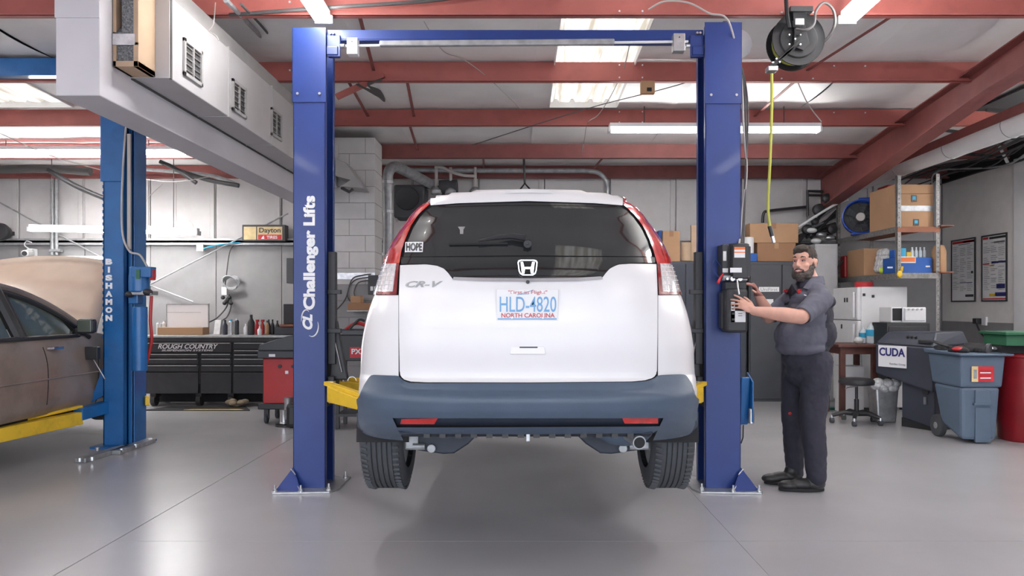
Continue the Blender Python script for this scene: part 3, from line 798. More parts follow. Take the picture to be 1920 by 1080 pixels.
# emblem
ye = surf(*px2s(989,514)).y-.030
ring_o = [(970.5,492),(972,488.5),(976,487),(1002,487),(1006,488.5),(1008,492),(1006,508),(1004,513.5),(999,516.5),(980,516.5),(975,513.5),(972.5,508)]
em = MB(); cxm, cym = 989.3, 501.5
o_ = [P(x_,y_,ye) for x_, y_ in ring_o]; i_ = [P(cxm+(x_-cxm)*.89, cym+(y_-cym)*.87, ye) for x_, y_ in ring_o]
n = len(o_); dv = Vector((0,.010,0))
em.add(o_+i_+[p+dv for p in o_]+[p+dv for p in i_], [(k,(k+1)%n,n+(k+1)%n,n+k) for k in range(n)]+[(k,2*n+k,2*n+(k+1)%n,(k+1)%n) for k in range(n)]+[(n+k,n+(k+1)%n,3*n+(k+1)%n,3*n+k) for k in range(n)])
Hs = [(976,491),(980.5,491),(983,500.5),(995.6,500.5),(998,491),(1002.6,491),(1000,513),(995.5,513),(994.3,504.5),(984.3,504.5),(983.1,513),(978.6,513)]
h_ = [P(x_,y_,ye) for x_, y_ in Hs]; n = len(h_)
em.add(h_+[p+dv for p in h_], [tuple(range(n))]+[(k,(k+1)%n,n+(k+1)%n,n+k) for k in range(n)])
em.build('emblem', 'chrome', car, label='silver emblem in a rounded frame')
c = P(989.5,528.5,ye-.006); MB().cyl((c.x,c.y,c.z),(c.x,c.y+.03,c.z),.009,n=14).build('camera_button', 'black', car, bevel=.002)
# wiper
yw = surf(*px2s(989,457)).y
c = P(989,457,yw-.03)
MB().cyl((c.x,c.y-.015,c.z-.004),(c.x,c.y+.03,c.z+.004),.020,n=18).cyl((c.x,c.y-.019,c.z),(c.x,c.y-.012,c.z),.007,n=10).build('wiper_pivot', 'black', car, bevel=.003)
def onsurf(x_, y_, o=.02): return surf(*px2s(x_, y_), o)
MB().tube([onsurf(985,455,.03), onsurf(960,451,.03), onsurf(930,454,.03), onsurf(897,459,.025)], .008, rs=[.016,.014,.010,.006]).build('wiper_arm', 'black', car, smooth=1)
MB().tube([onsurf(x_, 461+(x_-843)*-.01, .012) for x_ in (843,860,880,900,920,940,952)], .0055, n=6).build('wiper_blade', 'black', car)
# sticker HOPE and a hanging seat belt anchor seen through the glass
st = patch('window_sticker', 'label', [[(762,456),(795,456)],[(761,475),(794,475)]], car, off=.009, n=8, sub=3, label='white sticker reading HOPE')
surftext('HOPE', 764, 793, 458.5, 473, .011, st, 'black', bold=.02)
ca = MB(); 
for pts in ([(859,427),(873,427),(870,432),(862,432)],[(862.5,432),(869.5,432),(869,441),(863,441)]):
    q = [onsurf(x_,y_,.0075) for x_,y_ in pts]; ca.add(q, [(0,1,2,3)])
ca.build('belt_guide', 'galv', car)
# crossbar shaped seam line on tailgate
patch('crease', 'carw', [[(752,613.5),(990,615),(1229,612.5)],[(752,614.8),(990,616.3),(1229,613.8)]], car, off=.0095, n=40, sub=1)
# side windows and door lines (for views from the side)
for s in (1,-1):
    for (ya, yb, f0, f1) in ((4.35,4.95,.12,.0),(5.02,5.78,.0,.0),(5.86,6.62,.0,.42)):
        g = []
        for k in range(7):
            z = 1.47+.38*k/6; x = lerp(WT,z)+.004; t = k/6
            g.append([Vector((XC+s*x, ya+f0*t, z-lerp(CR,z)*x*x)), Vector((XC+s*x, (yb-f1*t), z-lerp(CR,z)*x*x))])
        MB().grid(g).build('side_window', 'sidewin', car, recalc=False, smooth=2)
    for y in (5.0, 5.83):
        MB().tube([(XC+s*(lerp(WT,z)+.001), y, z) for z in (.88,1.0,1.15,1.3,1.44)], .004, n=5).build('door_seam', 'blackm', car)
    for y in (5.1, 5.95): MB().box((XC+s*(lerp(WT,1.36)), y, 1.35),(XC+s*(lerp(WT,1.36)+.03), y+.2, 1.38)).build('door_handle', 'carw', car, bevel=.01)
# wheels
def wheel(y, s):
    xo, xin = XC+s*.90, XC+s*.672
    t = bpy.data.objects.new('wheel', None); COL.objects.link(t); t.parent = car; WL[t] = WL[car]
    r = .350; wdt = abs(xo-xin); a = min(xo, xin)
    prof = [(.235,0.004),(.29,-.004),(.325,.006),(.342,.022),(r,.045)]
    for k in range(5):
        u = .045+(wdt-.09)*(k)/5; v = u+(wdt-.09)/5
        prof += [(r,u+.002),(r,v-.006),(r-.009,v-.005),(r-.009,v-.001)]
    prof += [(r,wdt-.045),(.342,wdt-.022),(.325,wdt-.006),(.29,wdt+.004),(.235,wdt-.004)]
    MB().lathe((a,y,WZ), prof, (1,0,0), n=56, cap=False).build('tyre', 'rubber', t, smooth=1)
    tr = MB()
    for k in range(64):
        an = 2*PI*k/64
        for (u0,u1,tw) in ((.012,.047,.02),(wdt-.047,wdt-.012,-.02)):
            tr.bar((a+u0,y+math.cos(an)*(r-.006),WZ+math.sin(an)*(r-.006)),(a+u1,y+math.cos(an+tw)*(r+.001),WZ+math.sin(an+tw)*(r+.001)),.012,.012)
    tr.build('tread_block', 'rubber', t, kind='stuff')
    rim = MB().lathe((xo-s*.015,y,WZ), [(.225,0),(.215,.03),(.06,.035),(.03,.02)], (-s,0,0), n=30)
    rim.build('rim', 'steel', t, smooth=1)
    sp = MB()
    for k in range(5):
        an = 2*PI*k/5
        sp.bar((xo-s*.012,y,WZ),(xo-s*.012,y+math.cos(an)*.215,WZ+math.sin(an)*.215),.05,.02,up=(1,0,0))
    sp.build('spoke', 'galv', t)
    MB().lathe((xin+s*.03,y,WZ), [(.225,0),(.20,.05),(.10,.06),(.09,.0)], (s,0,0), n=30).build('inner_rim', 'galvd', t, smooth=1)
for y in wheel_y:
    for s in (-1, 1): wheel(y, s)
# arch liners behind the rear wheels
for s in (-1,1):
    for wy in wheel_y:
        lm = []
        for k in range(15):
            an = PI*(-.02+1.04*k/14)
            lm.append([Vector((XC+s*x_, wy+math.cos(an)*.405, WZ+math.sin(an)*.405)) for x_ in (.62,.895)])
        MB().grid(lm).build('wheel_arch', 'blackm', car, recalc=False, solid=.006)
    # splash guard behind the bumper corner
    MB().prism([(XC+s*.62,.76),(XC+s*.885,.80),(XC+s*.88,.73),(XC+s*.84,.69),(XC+s*.70,.688),(XC+s*.62,.70)], 'y', 4.00, 4.03).build('splash_guard', 'bumplow', car)
# rear suspension
for s in (-1,1):
    ax = XC+s*.64
    MB().prism([(XC+s*.20,.72),(XC+s*.62,.72),(XC+s*.64,.60),(XC+s*.60,.565),(XC+s*.46,.545),(XC+s*.40,.548),(XC+s*.32,.60)], 'y', 4.22, 4.30).build('control_arm', 'bumplow', car, bevel=.008)
    MB().cyl((XC+s*.52,4.19,.58),(XC+s*.52,4.33,.58),.024,n=14).build('arm_bush', 'galvd', car, bevel=.004)
    MB().cyl((XC+s*.555,4.20,.59),(XC+s*.62,4.20,.59),.018,n=12).build('arm_bolt', 'galvd', car)
    MB().box((XC+s*.59,4.20,.57),(XC+s*.67,4.32,.66)).build('knuckle', 'galvd', car, bevel=.012)
    MB().cyl((XC+s*.46,4.45,.62),(XC+s*.46,4.45,.80),.055,n=18).build('spring', 'black', car)
MB().cyl((XC-.6,4.42,.68),(XC+.6,4.42,.68),.035,n=14).build('rear_beam', 'blackm', car)
# silencer and tail pipe
m = MB(); c = P(1172,812,3.95)
m.ell((c.x,4.02,.715),(.155,.16,.085)); m.build('silencer', 'binb', car, smooth=2)
a = P(1180,814,3.86); b = P(1199,830,3.70)
MB().tube([a+Vector((0,.1,0)), a, (a+b)/2, b], .03, n=16, rs=[.034,.036,.032,.033]).build('tail_pipe', 'galvd', car, smooth=1)
dd_=(b-a).normalized(); MB().cyl(b-dd_*.001, b+dd_*.003, .027, n=16).build('pipe_bore', 'blackm', car)
# ================================================================= ROYAL BLUE TWO-POST LIFT
lift = thing('two_post_lift', 'royal blue two-post lift holding up the white SUV', 'car lift', (0,5.84,0))
def column(s, xi_, xo_, top, seam):
    """s=-1 left column, +1 right; xi_ inner X, xo_ outer X"""
    c = bpy.data.objects.new('column', None); COL.objects.link(c); c.parent = lift; WL[c] = WL[lift]
    t = .008
    MB().box((xi_,5.70,.012),(xo_,5.70+t,top-.02)).box((xo_,5.70,.012),(xo_-s*t,5.99,top-.02)).box((xi_,5.99-t,.012),(xo_,5.99,top-.02)).box((xi_,5.70,.012),(xi_+s*t,5.75,top-.02)).box((xi_,5.945,.012),(xi_+s*t,5.99,top-.02)).build('post', 'blue', c, bevel=.003)
    MB().box((xi_-s*.006,5.692,seam),(xo_+s*.006,5.70,top)).box((xo_+s*.006,5.692,seam),(xo_,5.996,top)).box((xi_,5.99,seam),(xo_,5.997,top)).build('upper_sleeve', 'blue', c, bevel=.002)
    for x in (xi_+s*.04, xo_-s*.035):
        MB().cyl((x,5.684,seam+.063),(x,5.694,seam+.063),.010,n=8).build('bolt', 'steel', c)
    # base plate with gussets and anchors
    b0 = xi_-s*.10; b1 = xo_+s*.13
    plate = MB().prism([(b0+s*.02,5.60) if False else (xi_-s*.06,5.585),(xo_+s*.11,5.555),(b1,5.60),(b1,6.06),(b0,6.10),(b0,5.68)], 'z', 0, .014).build('base_plate', 'galv', c, bevel=.003)
    gs = MB()
    gs.add([(xo_+s*.105,5.615,.014),(xo_-s*.085,5.60,.014),(xo_-s*.0,5.698,.165),(xo_+s*.105,5.625,.014),(xo_-s*.085,5.61,.014),(xo_,5.708,.165)],[(0,1,2),(5,4,3),(0,3,4,1),(1,4,5,2),(2,5,3,0)])
    gs.build('gusset', 'blue', c)
    MB().prism([(xo_,.014),(xo_+s*.10,.014),(xo_,.17)],'y',5.97,5.98).build('gusset', 'blue', c)
    MB().tube([(xo_-s*.08,5.603,.02),(xo_-s*.03,5.65,.07)],.005,n=6).tube([(xo_+s*.015,5.695,.155),(xo_-s*.03,5.66,.12)],.005,n=6).build('weld', 'steel', c)
    for (x,y) in ((xo_+s*.10,5.585),(xo_-s*.09,5.578),(xi_-s*.04,5.64),(xi_-s*.07,6.04),(xo_+s*.10,6.02)):
        MB().cyl((x,y,.012),(x,y,.022),.020,n=12).cyl((x,y,.022),(x,y,.036),.013,n=6).cyl((x,y,.036),(x,y,.062),.007,n=8).build('anchor_bolt', 'steel', c)
    # carriage riding in the channel
    MB().box((xi_+s*.005,5.765,.60),(xi_+s*.17,5.93,1.35)).build('carriage', 'blackm', c, bevel=.004)
    MB().box((xi_-s*.055,5.775,.92),(xi_-s*.0,5.845,1.76)).build('carriage_guard', 'black', c, bevel=.004)
    for z in (1.46,1.17): MB().box((xi_-s*.10,5.76,z-.016),(xi_+s*.0,5.80,z+.016)).build('clamp', 'black', c, bevel=.003)
    MB().prism([(xi_-s*.005,.80),(xi_-s*.145,.80),(xi_-s*.06,1.25),(xi_-s*.03,1.25)],'y',5.80,5.85).build('door_pad', 'black', c, bevel=.01)
    MB().cyl((xi_-s*.10,5.785,.86),(xi_-s*.025,5.785,1.20),.005,n=6).build('pad_rod', 'steel', c)
    MB().box((xi_-s*.0,5.76,.69),(xi_-s*.05,5.93,.83)).build('arm_mount', 'black', c, bevel=.006)
    MB().cyl((xi_+s*.03,5.735,.02),(xi_+s*.03,5.735,3.2),.006,n=6).build('safety_cable', 'steel', c)
    # arms
    for (ty, yy) in ((4.98,5.66),(6.55,6.02)):
        a = Vector((xi_-s*.04,yy,.745)); m_ = a.lerp(Vector((s*.80+XC*.5,ty,.69)),.62); b = Vector((s*.80+XC*.5,ty,.70))
        ar = MB().hexa([(a.x-s*.0,a.y-.075,a.z-.085),(a.x,a.y+.075,a.z-.085),(m_.x+.0,m_.y+.06,m_.z-.07),(m_.x,m_.y-.07,m_.z-.07),(a.x,a.y-.075,a.z+.03),(a.x,a.y+.075,a.z+.03),(m_.x,m_.y+.06,m_.z+.0),(m_.x,m_.y-.07,m_.z+.0)]).build('lift_arm', 'yellow', c, bevel=.006)
        MB().bar(m_-Vector((0,0,.04)), b-Vector((0,0,.045)), .10, .06).build('arm_extension', 'yellow', ar, bevel=.004)
        MB().cyl((b.x,b.y,.63),(b.x,b.y,.70),.035,n=16).build('lift_pad', 'rubber', ar)
        MB().cyl((a.x-s*.02,a.y,a.z-.10),(a.x-s*.02,a.y,a.z+.06),.026,n=14).build('arm_pin', 'steel', ar, bevel=.003)
        MB().bar(a+Vector((s*.02,0,.045)), m_+Vector((0,0,.02)), .05, .03).build('arm_rib', 'yellow', ar, bevel=.003)
    return c
lc = column(-1, -1.435, -1.672, 3.405, 2.855)
rc = column(1, 1.366, 1.628, 3.445, 2.845)
hk = MB(); c0 = P(660,714,5.60)
hk.tube([c0+Vector((.03*math.cos(t),0,.03*math.sin(t)-.0)) for t in [PI*k/10 for k in range(11)]], .003, n=5)
hk.build('cable_loop', 'steel', lift)
# overhead beam, padded shut-off bar and its boxes
MB().box((-1.43,5.74,3.335),(1.36,5.752,3.405)).box((-1.43,5.74,3.325),(1.36,5.86,3.335)).box((-1.43,5.85,3.335),(1.36,5.86,3.405)).build('overhead_beam', 'blue', lift, bevel=.003)
b0, b1 = P(712,82.5,5.62), P(1152,79,5.62)
MB().bar((b0.x,5.62,b0.z),(b1.x,5.62,b1.z),.045,.040).build('padded_bar', 'galvd', lift, bevel=.008)
a0, a1 = P(648,86,5.62), P(1290,78,5.62)
MB().cyl((a0.x,5.62,a0.z),(a1.x,5.62,a1.z),.010,n=8).build('shut_off_rod', 'white', lift)
for (x0,x1,y0,y1,m_) in ((650,670,70,101,'white'),(1263,1285,62,95,'galv')):
    p0, p1 = P(x0,y1,5.58), P(x1,y0,5.58)
    o = MB().box((p0.x,5.58,p0.z),(p1.x,5.655,p1.z)).build('switch_box', m_, lift, bevel=.004)
    MB().cyl(((p0.x+p1.x)/2,5.577,p1.z-.03),((p0.x+p1.x)/2,5.58,p1.z-.03),.005,n=8).build('screw','black',o)
for s, x in ((-1,-1.43),(1,1.36)):
    MB().box((x,5.72,3.20),(x-s*.10,5.735,3.36)).build('head_bracket', 'blue', lift, bevel=.004)
    MB().box((x,5.71,3.21),(x-s*.085,5.80,3.275)).build('head_bracket', 'blue', lift, bevel=.006)
    for k in (0,1): MB().cyl((x-s*(.03+.022*k),5.70,3.37),(x-s*(.03+.022*k),5.74,3.37),.009,n=8).build('bolt', 'steel', lift)
    MB().cyl((x-s*.02,5.74,3.285),(x-s*.13,5.74,3.285),.017,n=14).build('pulley', 'steel', lift, bevel=.003)
# column lettering, read upwards
def vtext(s, x0, x1, y0, y1, d, m, par, bold=0, shear=0):
    a, b = P(x0,y1,d), P(x1,y0,d)
    text(s, b.z-a.z, b.x-a.x, ((a.x+b.x)/2, d, (a.z+b.z)/2), right=(0,0,1), up=(-1,0,0), bold=bold, shear=shear).build('lettering', m, par)
vtext('challenger', 568, 597, 455, 581, 5.697, 'label', lc, bold=.045)
vtext('Lifts', 567, 592, 367, 427, 5.697, 'label', lc, bold=.045) if False else None
for o_ in [o for o in lc.children if o.name.startswith('lettering')]: bpy.data.objects.remove(o_)
vtext('Challenger Lifts', 568.5, 597, 367, 581, 5.697, 'label', lc, bold=.045)
vtext('CL', 567, 586, 589, 618, 5.697, 'label', lc, bold=.05, shear=.3)
sw = MB()
for (cy_, r0, r1, ry) in ((606,0,1,26),):
    pts = [P(580+15*math.sin(t)*.0+ -14*math.cos(t)*1.0, 608-22*math.sin(t), 5.696) for t in [PI*(.1+1.0*k/14) for k in range(15)]]
    pts = [P(574-9*math.cos(t), 600-19*math.sin(t), 5.696) for t in [PI*(-.05+.75*k/12) for k in range(13)]]
    sw.tube(pts, .004, n=5, rs=[.001+.0045*math.sin(PI*k/12) for k in range(13)])
    pts = [P(585+12*math.cos(t), 612+19*math.sin(t), 5.696) for t in [PI*(-.15+.8*k/12) for k in range(13)]]
    sw.tube(pts, .004, n=5, rs=[.001+.0045*math.sin(PI*k/12) for k in range(13)])
sw.build('logo_swoosh', 'label', lc)
# power unit on the right column
pu = thing('lift_power_unit', 'black electric power unit with labels bolted to the right blue column', 'power unit', (1.55,5.62,1.15))
def pbox(x0,x1,y0,y1,d,dep,m,name,par,bev=.006,label=None):
    a, b = P(x0,y1,d), P(x1,y0,d)
    return MB().box((a.x,d,a.z),(b.x,d+dep,b.z)).build(name, m, par, bevel=bev, label=label)
pbox(1354,1372,458,524,5.56,.13,'black','control_box',pu)
mo = MB(); a, b = P(1386,523,5.56), P(1386,457,5.56)
mo.cyl((a.x,5.58,a.z),(a.x,5.58,b.z),.075,n=24); mo.build('motor', 'black', pu, bevel=.008, smooth=1)
fins = MB()
for k in range(11):
    an = PI+PI*k/10
    fins.bar((a.x+math.cos(an)*.078,5.58+math.sin(an)*.078,a.z+.02),(a.x+math.cos(an)*.078,5.58+math.sin(an)*.078,b.z-.02),.006,.012)
fins.build('cooling_fin', 'black', pu)
pbox(1374,1402,460,522,5.49,.05,'black','motor_cover',pu)
pbox(1377,1397,463,483,5.486,.004,'label','warning_label',pu,0)
pbox(1377,1397,463,468,5.483,.003,'orange','label_stripe',pu,0); pbox(1377,1397,472,474,5.483,.003,'orange','label_stripe',pu,0)
pbox(1356,1362,471,489,5.555,.004,'whitep','rating_label',pu,0)
pbox(1355,1367,503,511,5.555,.004,'label','white_label',pu,0); pbox(1369,1391,502,511,5.486,.003,'label','white_label',pu,0)
pbox(1356,1402,516,526,5.54,.10,'galvd','valve_block',pu)
for x in (1362,1372,1386):
    c = P(x,523,5.53); MB().cyl((c.x,5.50,c.z),(c.x,5.55,c.z),.018 if x > 1365 else .011,n=14).build('valve_knob','steel',pu,bevel=.003)
tk = MB(); a, b = P(1362,624,5.50), P(1403,541,5.50)
tk.box((a.x,5.50,a.z),(b.x,5.66,b.z)); tk.build('oil_tank', 'black', pu, bevel=.02)
pbox(1353,1364,548,616,5.58,.09,'black','tank_bracket',pu)
pbox(1360,1400,528,543,5.56,.10,'black','tank_neck',pu)
pbox(1371,1378,566,604,5.496,.003,'label','instruction_label',pu,0); pbox(1371,1398,583,604,5.496,.003,'label','instruction_label',pu,0)
pr = MB()
for (x,y,w_,h_) in ((1374,572,4,5),(1374,579,4,2),(1375,588,5,4),(1375,599,5,4),(1388,588,7,1),(1388,592,7,1)):
    pr.v += quad(P(x,y,5.493), w_*.0039, h_*.0039, t=.001).v; n_ = len(pr.v)-8
    pr.f += [(n_,n_+3,n_+2,n_+1),(n_+4,n_+5,n_+6,n_+7)]; pr.mi += [0,0]
pr.build('label_print', 'black', pu)
lv = MB().tube([P(1382,524,5.47), P(1383,536,5.46), P(1386,552,5.45)], .006, n=8).build('release_lever', 'steel', pu, smooth=1)
MB().tube([P(1356,513,5.55), P(1351,520,5.52), P(1346,531,5.50)], .007, n=8, rs=[.006,.008,.011]).build('red_handle', 'redlab', pu, smooth=1, label='red handle')
MB().tube(catmull([P(1352,500,5.6),P(1341,488,5.62),P(1336,500,5.62),P(1343,515,5.6),P(1356,528,5.58)],6), .004, n=6).build('blue_hose', 'blue', pu)
# hoses down the outer side of the right column
for i, (xx, m_) in enumerate(((1390,'wirel'),(1396,'wire'),(1399,'wire'))):
    pts = catmull([P(1389+i,128,5.9),P(1392+i*4,175,5.88),P(1394+i*4,240,5.86),P(1400-i,320,5.84),P(1392+i*2,390,5.82),P(1389+i*3,430,5.78),P(1386+i*4,458,5.66)],6)
    MB().tube(pts, .008, n=6).build('feed_line', m_, pu, smooth=1)
# floor lock box low on the right column
lb = thing('carriage_box', 'blue bent steel lock cover low on the right column beside the mechanic', 'cover', (1.67,5.8,.5))
MB().prism([(5.70,.83),(5.92,.80),(5.92,.46),(5.76,.47)], 'x', 1.632, 1.70).build('cover', 'blue2', lb, bevel=.01)
MB().prism([(5.66,.80),(5.80,.86),(5.80,.52),(5.66,.50)], 'x', 1.70, 1.712).build('flap', 'blue2', lb, bevel=.004)
MB().cyl((1.705,5.70,.49),(1.705,5.70,.60),.022,n=14).build('solenoid', 'steel', lb, bevel=.003)
MB().tube([(1.66,5.75,.47),(1.655,5.74,.38),(1.635,5.72,.34)],.005,n=6).build('cable','black',lb)
# white disc behind the top of the right column
MB().cyl((1.70,6.06,3.41),(1.70,6.09,3.41),.12,n=32).build('round_reflector', 'white', bevel=.004) and tag(bpy.context.scene.objects['round_reflector'], 'white round disc behind the top of the right royal blue column', 'disc')
MB().box((1.60,6.09,3.37),(1.66,6.12,3.60)).build('hanger', 'galvd', bpy.data.objects['round_reflector'])
# ================================================================= HOSE REEL
hr = thing('hose_reel', 'black spring hose reel under the roof with a yellow green air hose', 'hose reel', (2.07,5.85,3.35))
rc_ = Vector((2.075,5.82,3.345)); R_ = .196
for yy in (5.76,5.90):
    MB().lathe((rc_.x,yy,rc_.z), [(.085,0),(.10,-.004),(.135,-.004),(.145,.006),(.185,.006),(R_,-.002),(R_,.010),(.185,.014),(.085,.012)], (0,1,0), n=48).build('reel_flange', 'blackm', hr, smooth=1)
MB().cyl((rc_.x,5.77,rc_.z),(rc_.x,5.90,rc_.z),.115,n=30).build('drum', 'blackm', hr)
ho = MB()
for k in range(6): 
    for rr in (.13,.15): 
        pts = [(rc_.x+rr*math.cos(t),5.785+k*.021,rc_.z+rr*math.sin(t)) for t in [2*PI*q/28 for q in range(29)]]; ho.tube(pts,.010,n=6)
ho.build('coiled_hose', 'hose', hr, kind='stuff')
MB().prism([(2.02,3.58),(2.13,3.58),(2.12,3.40),(2.15,3.30),(2.10,3.25),(2.03,3.28),(2.035,3.38)],'y',5.735,5.747).build('bracket', 'blackm', hr, bevel=.003)
MB().box((2.0,5.72,3.535),(2.17,5.93,3.575)).build('mount_plate', 'black', hr, bevel=.004)
MB().box((2.05,5.745,3.40),(2.12,5.93,3.55)).build('mount_arm', 'black', hr, bevel=.004)
tipx, tipz = P(1446,130,5.74).x, P(1446,130,5.74).z
for o_ in (-.028,.028): MB().bar((2.06+o_*.8,5.728,3.30+o_),(tipx+o_*.5,5.728,tipz+.02),.012,.020).build('guide_arm', 'blackm', hr, bevel=.002)
MB().box((tipx-.035,5.70,tipz-.02),(tipx+.04,5.78,tipz+.015)).build('hose_guide', 'steel', hr, bevel=.006)
bo = MB()
for (x,y) in ((1479,66),(1500,66),(1490,74),(1479,84),(1500,84),(1455,111),(1449,118),(1461,117),(1448,118)): c=P(x,y,5.73); bo.cyl((c.x,5.715,c.z),(c.x,5.73,c.z),.006,n=8)
bo.build('bolt', 'steel', hr)
MB().tube(catmull([P(1474,0,5.7),P(1476,30,5.7),P(1480,52,5.7)],5),.016,n=8).build('supply_pipe','blackm',hr)
MB().box((2.02,5.68,3.42),(2.09,5.735,3.47)).build('swivel', 'galv', hr, bevel=.006)
MB().tube(catmull([P(1492,54,5.68),P(1512,56,5.66),P(1526,45,5.66),P(1530,20,5.66),P(1545,5,5.66),P(1562,18,5.68),P(1565,45,5.7),P(1553,70,5.75),P(1533,86,5.8)],6),.010,n=8).build('supply_hose','wire',hr,smooth=1)
hp = catmull([P(1447,138,5.74),P(1447,200,5.75),P(1444,300,5.77),P(1440,380,5.79),P(1443,424,5.79)],8)
MB().tube(hp,.011,n=8).build('air_hose','hose',hr,smooth=1,label='yellow green hose hanging down')
MB().tube([P(1443,424,5.79),P(1448,443,5.79)],.016,n=10).build('hose_grip','black',hr)
MB().tube([P(1448,443,5.79),P(1451,455,5.79)],.012,n=10).build('coupler','steel',hr)
# ================================================================= PALE BLUE LEFT LIFT (partly seen)
l2 = thing('older_lift', 'lighter blue older lift column with motor, holding the brown sedan', 'car lift', (-3.86,7.55,0))
MB().box((-4.0,7.42,.02),(-3.80,7.43,3.35)).box((-4.0,7.42,.02),(-3.985,7.70,3.35)).box((-4.0,7.69,.02),(-3.72,7.70,3.35)).box((-3.81,7.42,.02),(-3.80,7.48,3.35)).box((-3.80,7.50,.02),(-3.76,7.51,3.35)).box((-3.73,7.46,.02),(-3.72,7.70,3.35)).build('post','blue2',l2,bevel=.004)
MB().box((-4.02,7.405,2.55),(-3.79,7.42,3.4)).build('upper_sleeve','blue2',l2,bevel=.003)
lk = MB()
for k in range(28): lk.box((-4.018,7.44,1.05+k*.06),(-4.0,7.47,1.08+k*.06))
lk.build('lock_ladder','blue2',l2)
MB().box((-8.0,7.18,3.50),(-3.82,7.30,3.66)).box((-4.02,7.20,3.36),(-3.80,7.405,3.50)).build('overhead_beam','blue2',l2,bevel=.006)
for i_, ch in enumerate('BISHAMON'):
    a, b = P(197.5,485+15.1*i_+11.2,7.416), P(211,485+15.1*i_,7.416)
    text(ch, (b.x-a.x)*(.3 if ch=='I' else .95), b.z-a.z, ((a.x+b.x)/2,7.416,(a.z+b.z)/2), bold=.07, ext=.001).build('lettering','label',l2)
# motor and hydraulic tank
MB().cyl(P(262,695,7.35),P(262,575,7.35),.068,n=24).build('oil_cylinder','blue2',l2,bevel=.006,smooth=1)
MB().cyl(P(262,548,7.35),P(262,500,7.35),.09,n=24).build('motor','blue2',l2,bevel=.012,smooth=1)
pbox(246,282,500,520,7.26,.12,'blue2','terminal_box',l2); pbox(255,262,505,523,7.25,.01,'green','name_plate',l2,.001)
pbox(280,287,505,525,7.30,.06,'redlab','start_switch',l2)
pbox(240,258,515,570,7.33,.12,'blue2','valve_block',l2,.01); pbox(245,283,545,553,7.28,.15,'galvd','pump_flange',l2,.006)
MB().ell(P(277,548,7.3),(.045,.04,.035)).build('solenoid','black',l2,smooth=2)
MB().ell(P(243,552,7.3),(.04,.04,.03)).build('valve_knob','black',l2,smooth=2)
MB().tube(catmull([P(238,212,7.4),P(230,330,7.38),P(229,430,7.38),P(242,470,7.36),P(262,478,7.34),P(276,500,7.32)],6),.010,n=8).build('conduit','wirel',l2,smooth=1)
MB().box((-3.75,7.38,1.9),(-3.72,7.40,3.0)).build('safety_rod','wirel',l2)
MB().tube(catmull([P(284,555,7.4),P(282,600,7.4),P(284,640,7.42),P(272,690,7.45)],5),.016,n=8).build('coiled_air_line','redp',l2,smooth=1)
# feet
for (p0,p1) in (((150,868),(236,842)),((215,853),(283,829))):
    a, b = FL(*p0), FL(*p1)
    MB().bar(a+Vector((0,0,.02)), b+Vector((0,0,.02)), .10, .04).build('foot','blackm' if False else 'galvd',l2,bevel=.006)
MB().box((-4.08,7.33,0),(-3.66,7.8,.02)).build('base_plate','blue2',l2,bevel=.003)
for (x,y) in ((150,868),(173,866),(183,848),(228,850),(254,841),(281,830)):
    c = FL(x,y+1); MB().cyl((c.x,c.y,.018),(c.x,c.y,.05),.020,n=8).build('anchor_bolt','steel',l2)
MB().prism([(-4.0,.50),(-4.14,.42),(-4.0,.80)],'y',7.44,7.46).build('carriage_gusset','blue2',l2)
MB().bar((-3.99,7.46,.385),(-4.06,7.10,.36),.10,.11).build('arm_socket','blue2',l2,bevel=.005)
a1_, b1_ = Vector((-4.07,7.12,.325)), Vector((-4.22,5.85,.325))
ar = MB().bar(a1_, b1_, .11, .115).build('lift_arm','yellow',l2,bevel=.006)
MB().bar(a1_+Vector((.0,.05,.10)), a1_.lerp(b1_,.55)+Vector((-.05,.15,.07)), .05,.025).build('arm_rib','yellow',ar,bevel=.003)
MB().bar((-3.98,7.75,.43),(-4.3,8.25,.40),.11,.10).build('lift_arm','yellow',l2,bevel=.006)
MB().bar((-3.72,7.66,.42),(-3.69,7.68,.42),.12,.09).build('arm_end','yellow',l2,bevel=.006)
MB().box((-4.11,7.30,.85),(-3.99,7.36,.97)).build('rubber_stop','black',l2,bevel=.006)
MB().cyl((-4.06,7.33,.88),(-3.95,7.36,.66),.005,n=6).build('release_rod','steel',l2)
# ================================================================= BROWN SEDAN, partly seen
sd = thing('sedan', 'brown sedan on the far left with its pale hood raised', 'car', (-4.95,6.6,.2))
SX = -4.10; SW = 1.72
# side profile in (y,z): body below the belt
def sx(z, y):       # X of the side surface
    taper = 0 if y < 7.9 else ((y-7.9)/.85)**2.2*.45
    taper2 = 0 if y > 5.2 else (5.2-y)*.02
    return SX-taper-taper2-.06*max(0,(z-.80)/.3)**2-.10*max(0,(.50-z)/.18)**1.5
g = []
for iz in range(15):
    z = .41+(.69)*iz/14
    g.append([Vector((sx(z,y),y,z if y < 7.5 else z-(max(0,(y-7.5))*.10 if z > .8 else 0))) for y in [4.2+.1*k for k in range(46)]+[8.74,8.76]])
for mirror in (0,1):
    gg = g if not mirror else [[Vector((2*(SX-SW/2)-p.x,p.y,p.z)) for p in r] for r in g]
    mb = MB(); n=len(gg[0]); q=[p for r in gg for p in r]
    fs=[(i*n+k,i*n+k+1,(i+1)*n+k+1,(i+1)*n+k) for i in range(14) for k in range(n-1) if not ((gg[i][k].y-7.95)**2+(gg[i][k].z-.50)**2 < .36**2)]
    mb.add(q,fs).build('body_side','brown',sd,smooth=2,recalc=False)
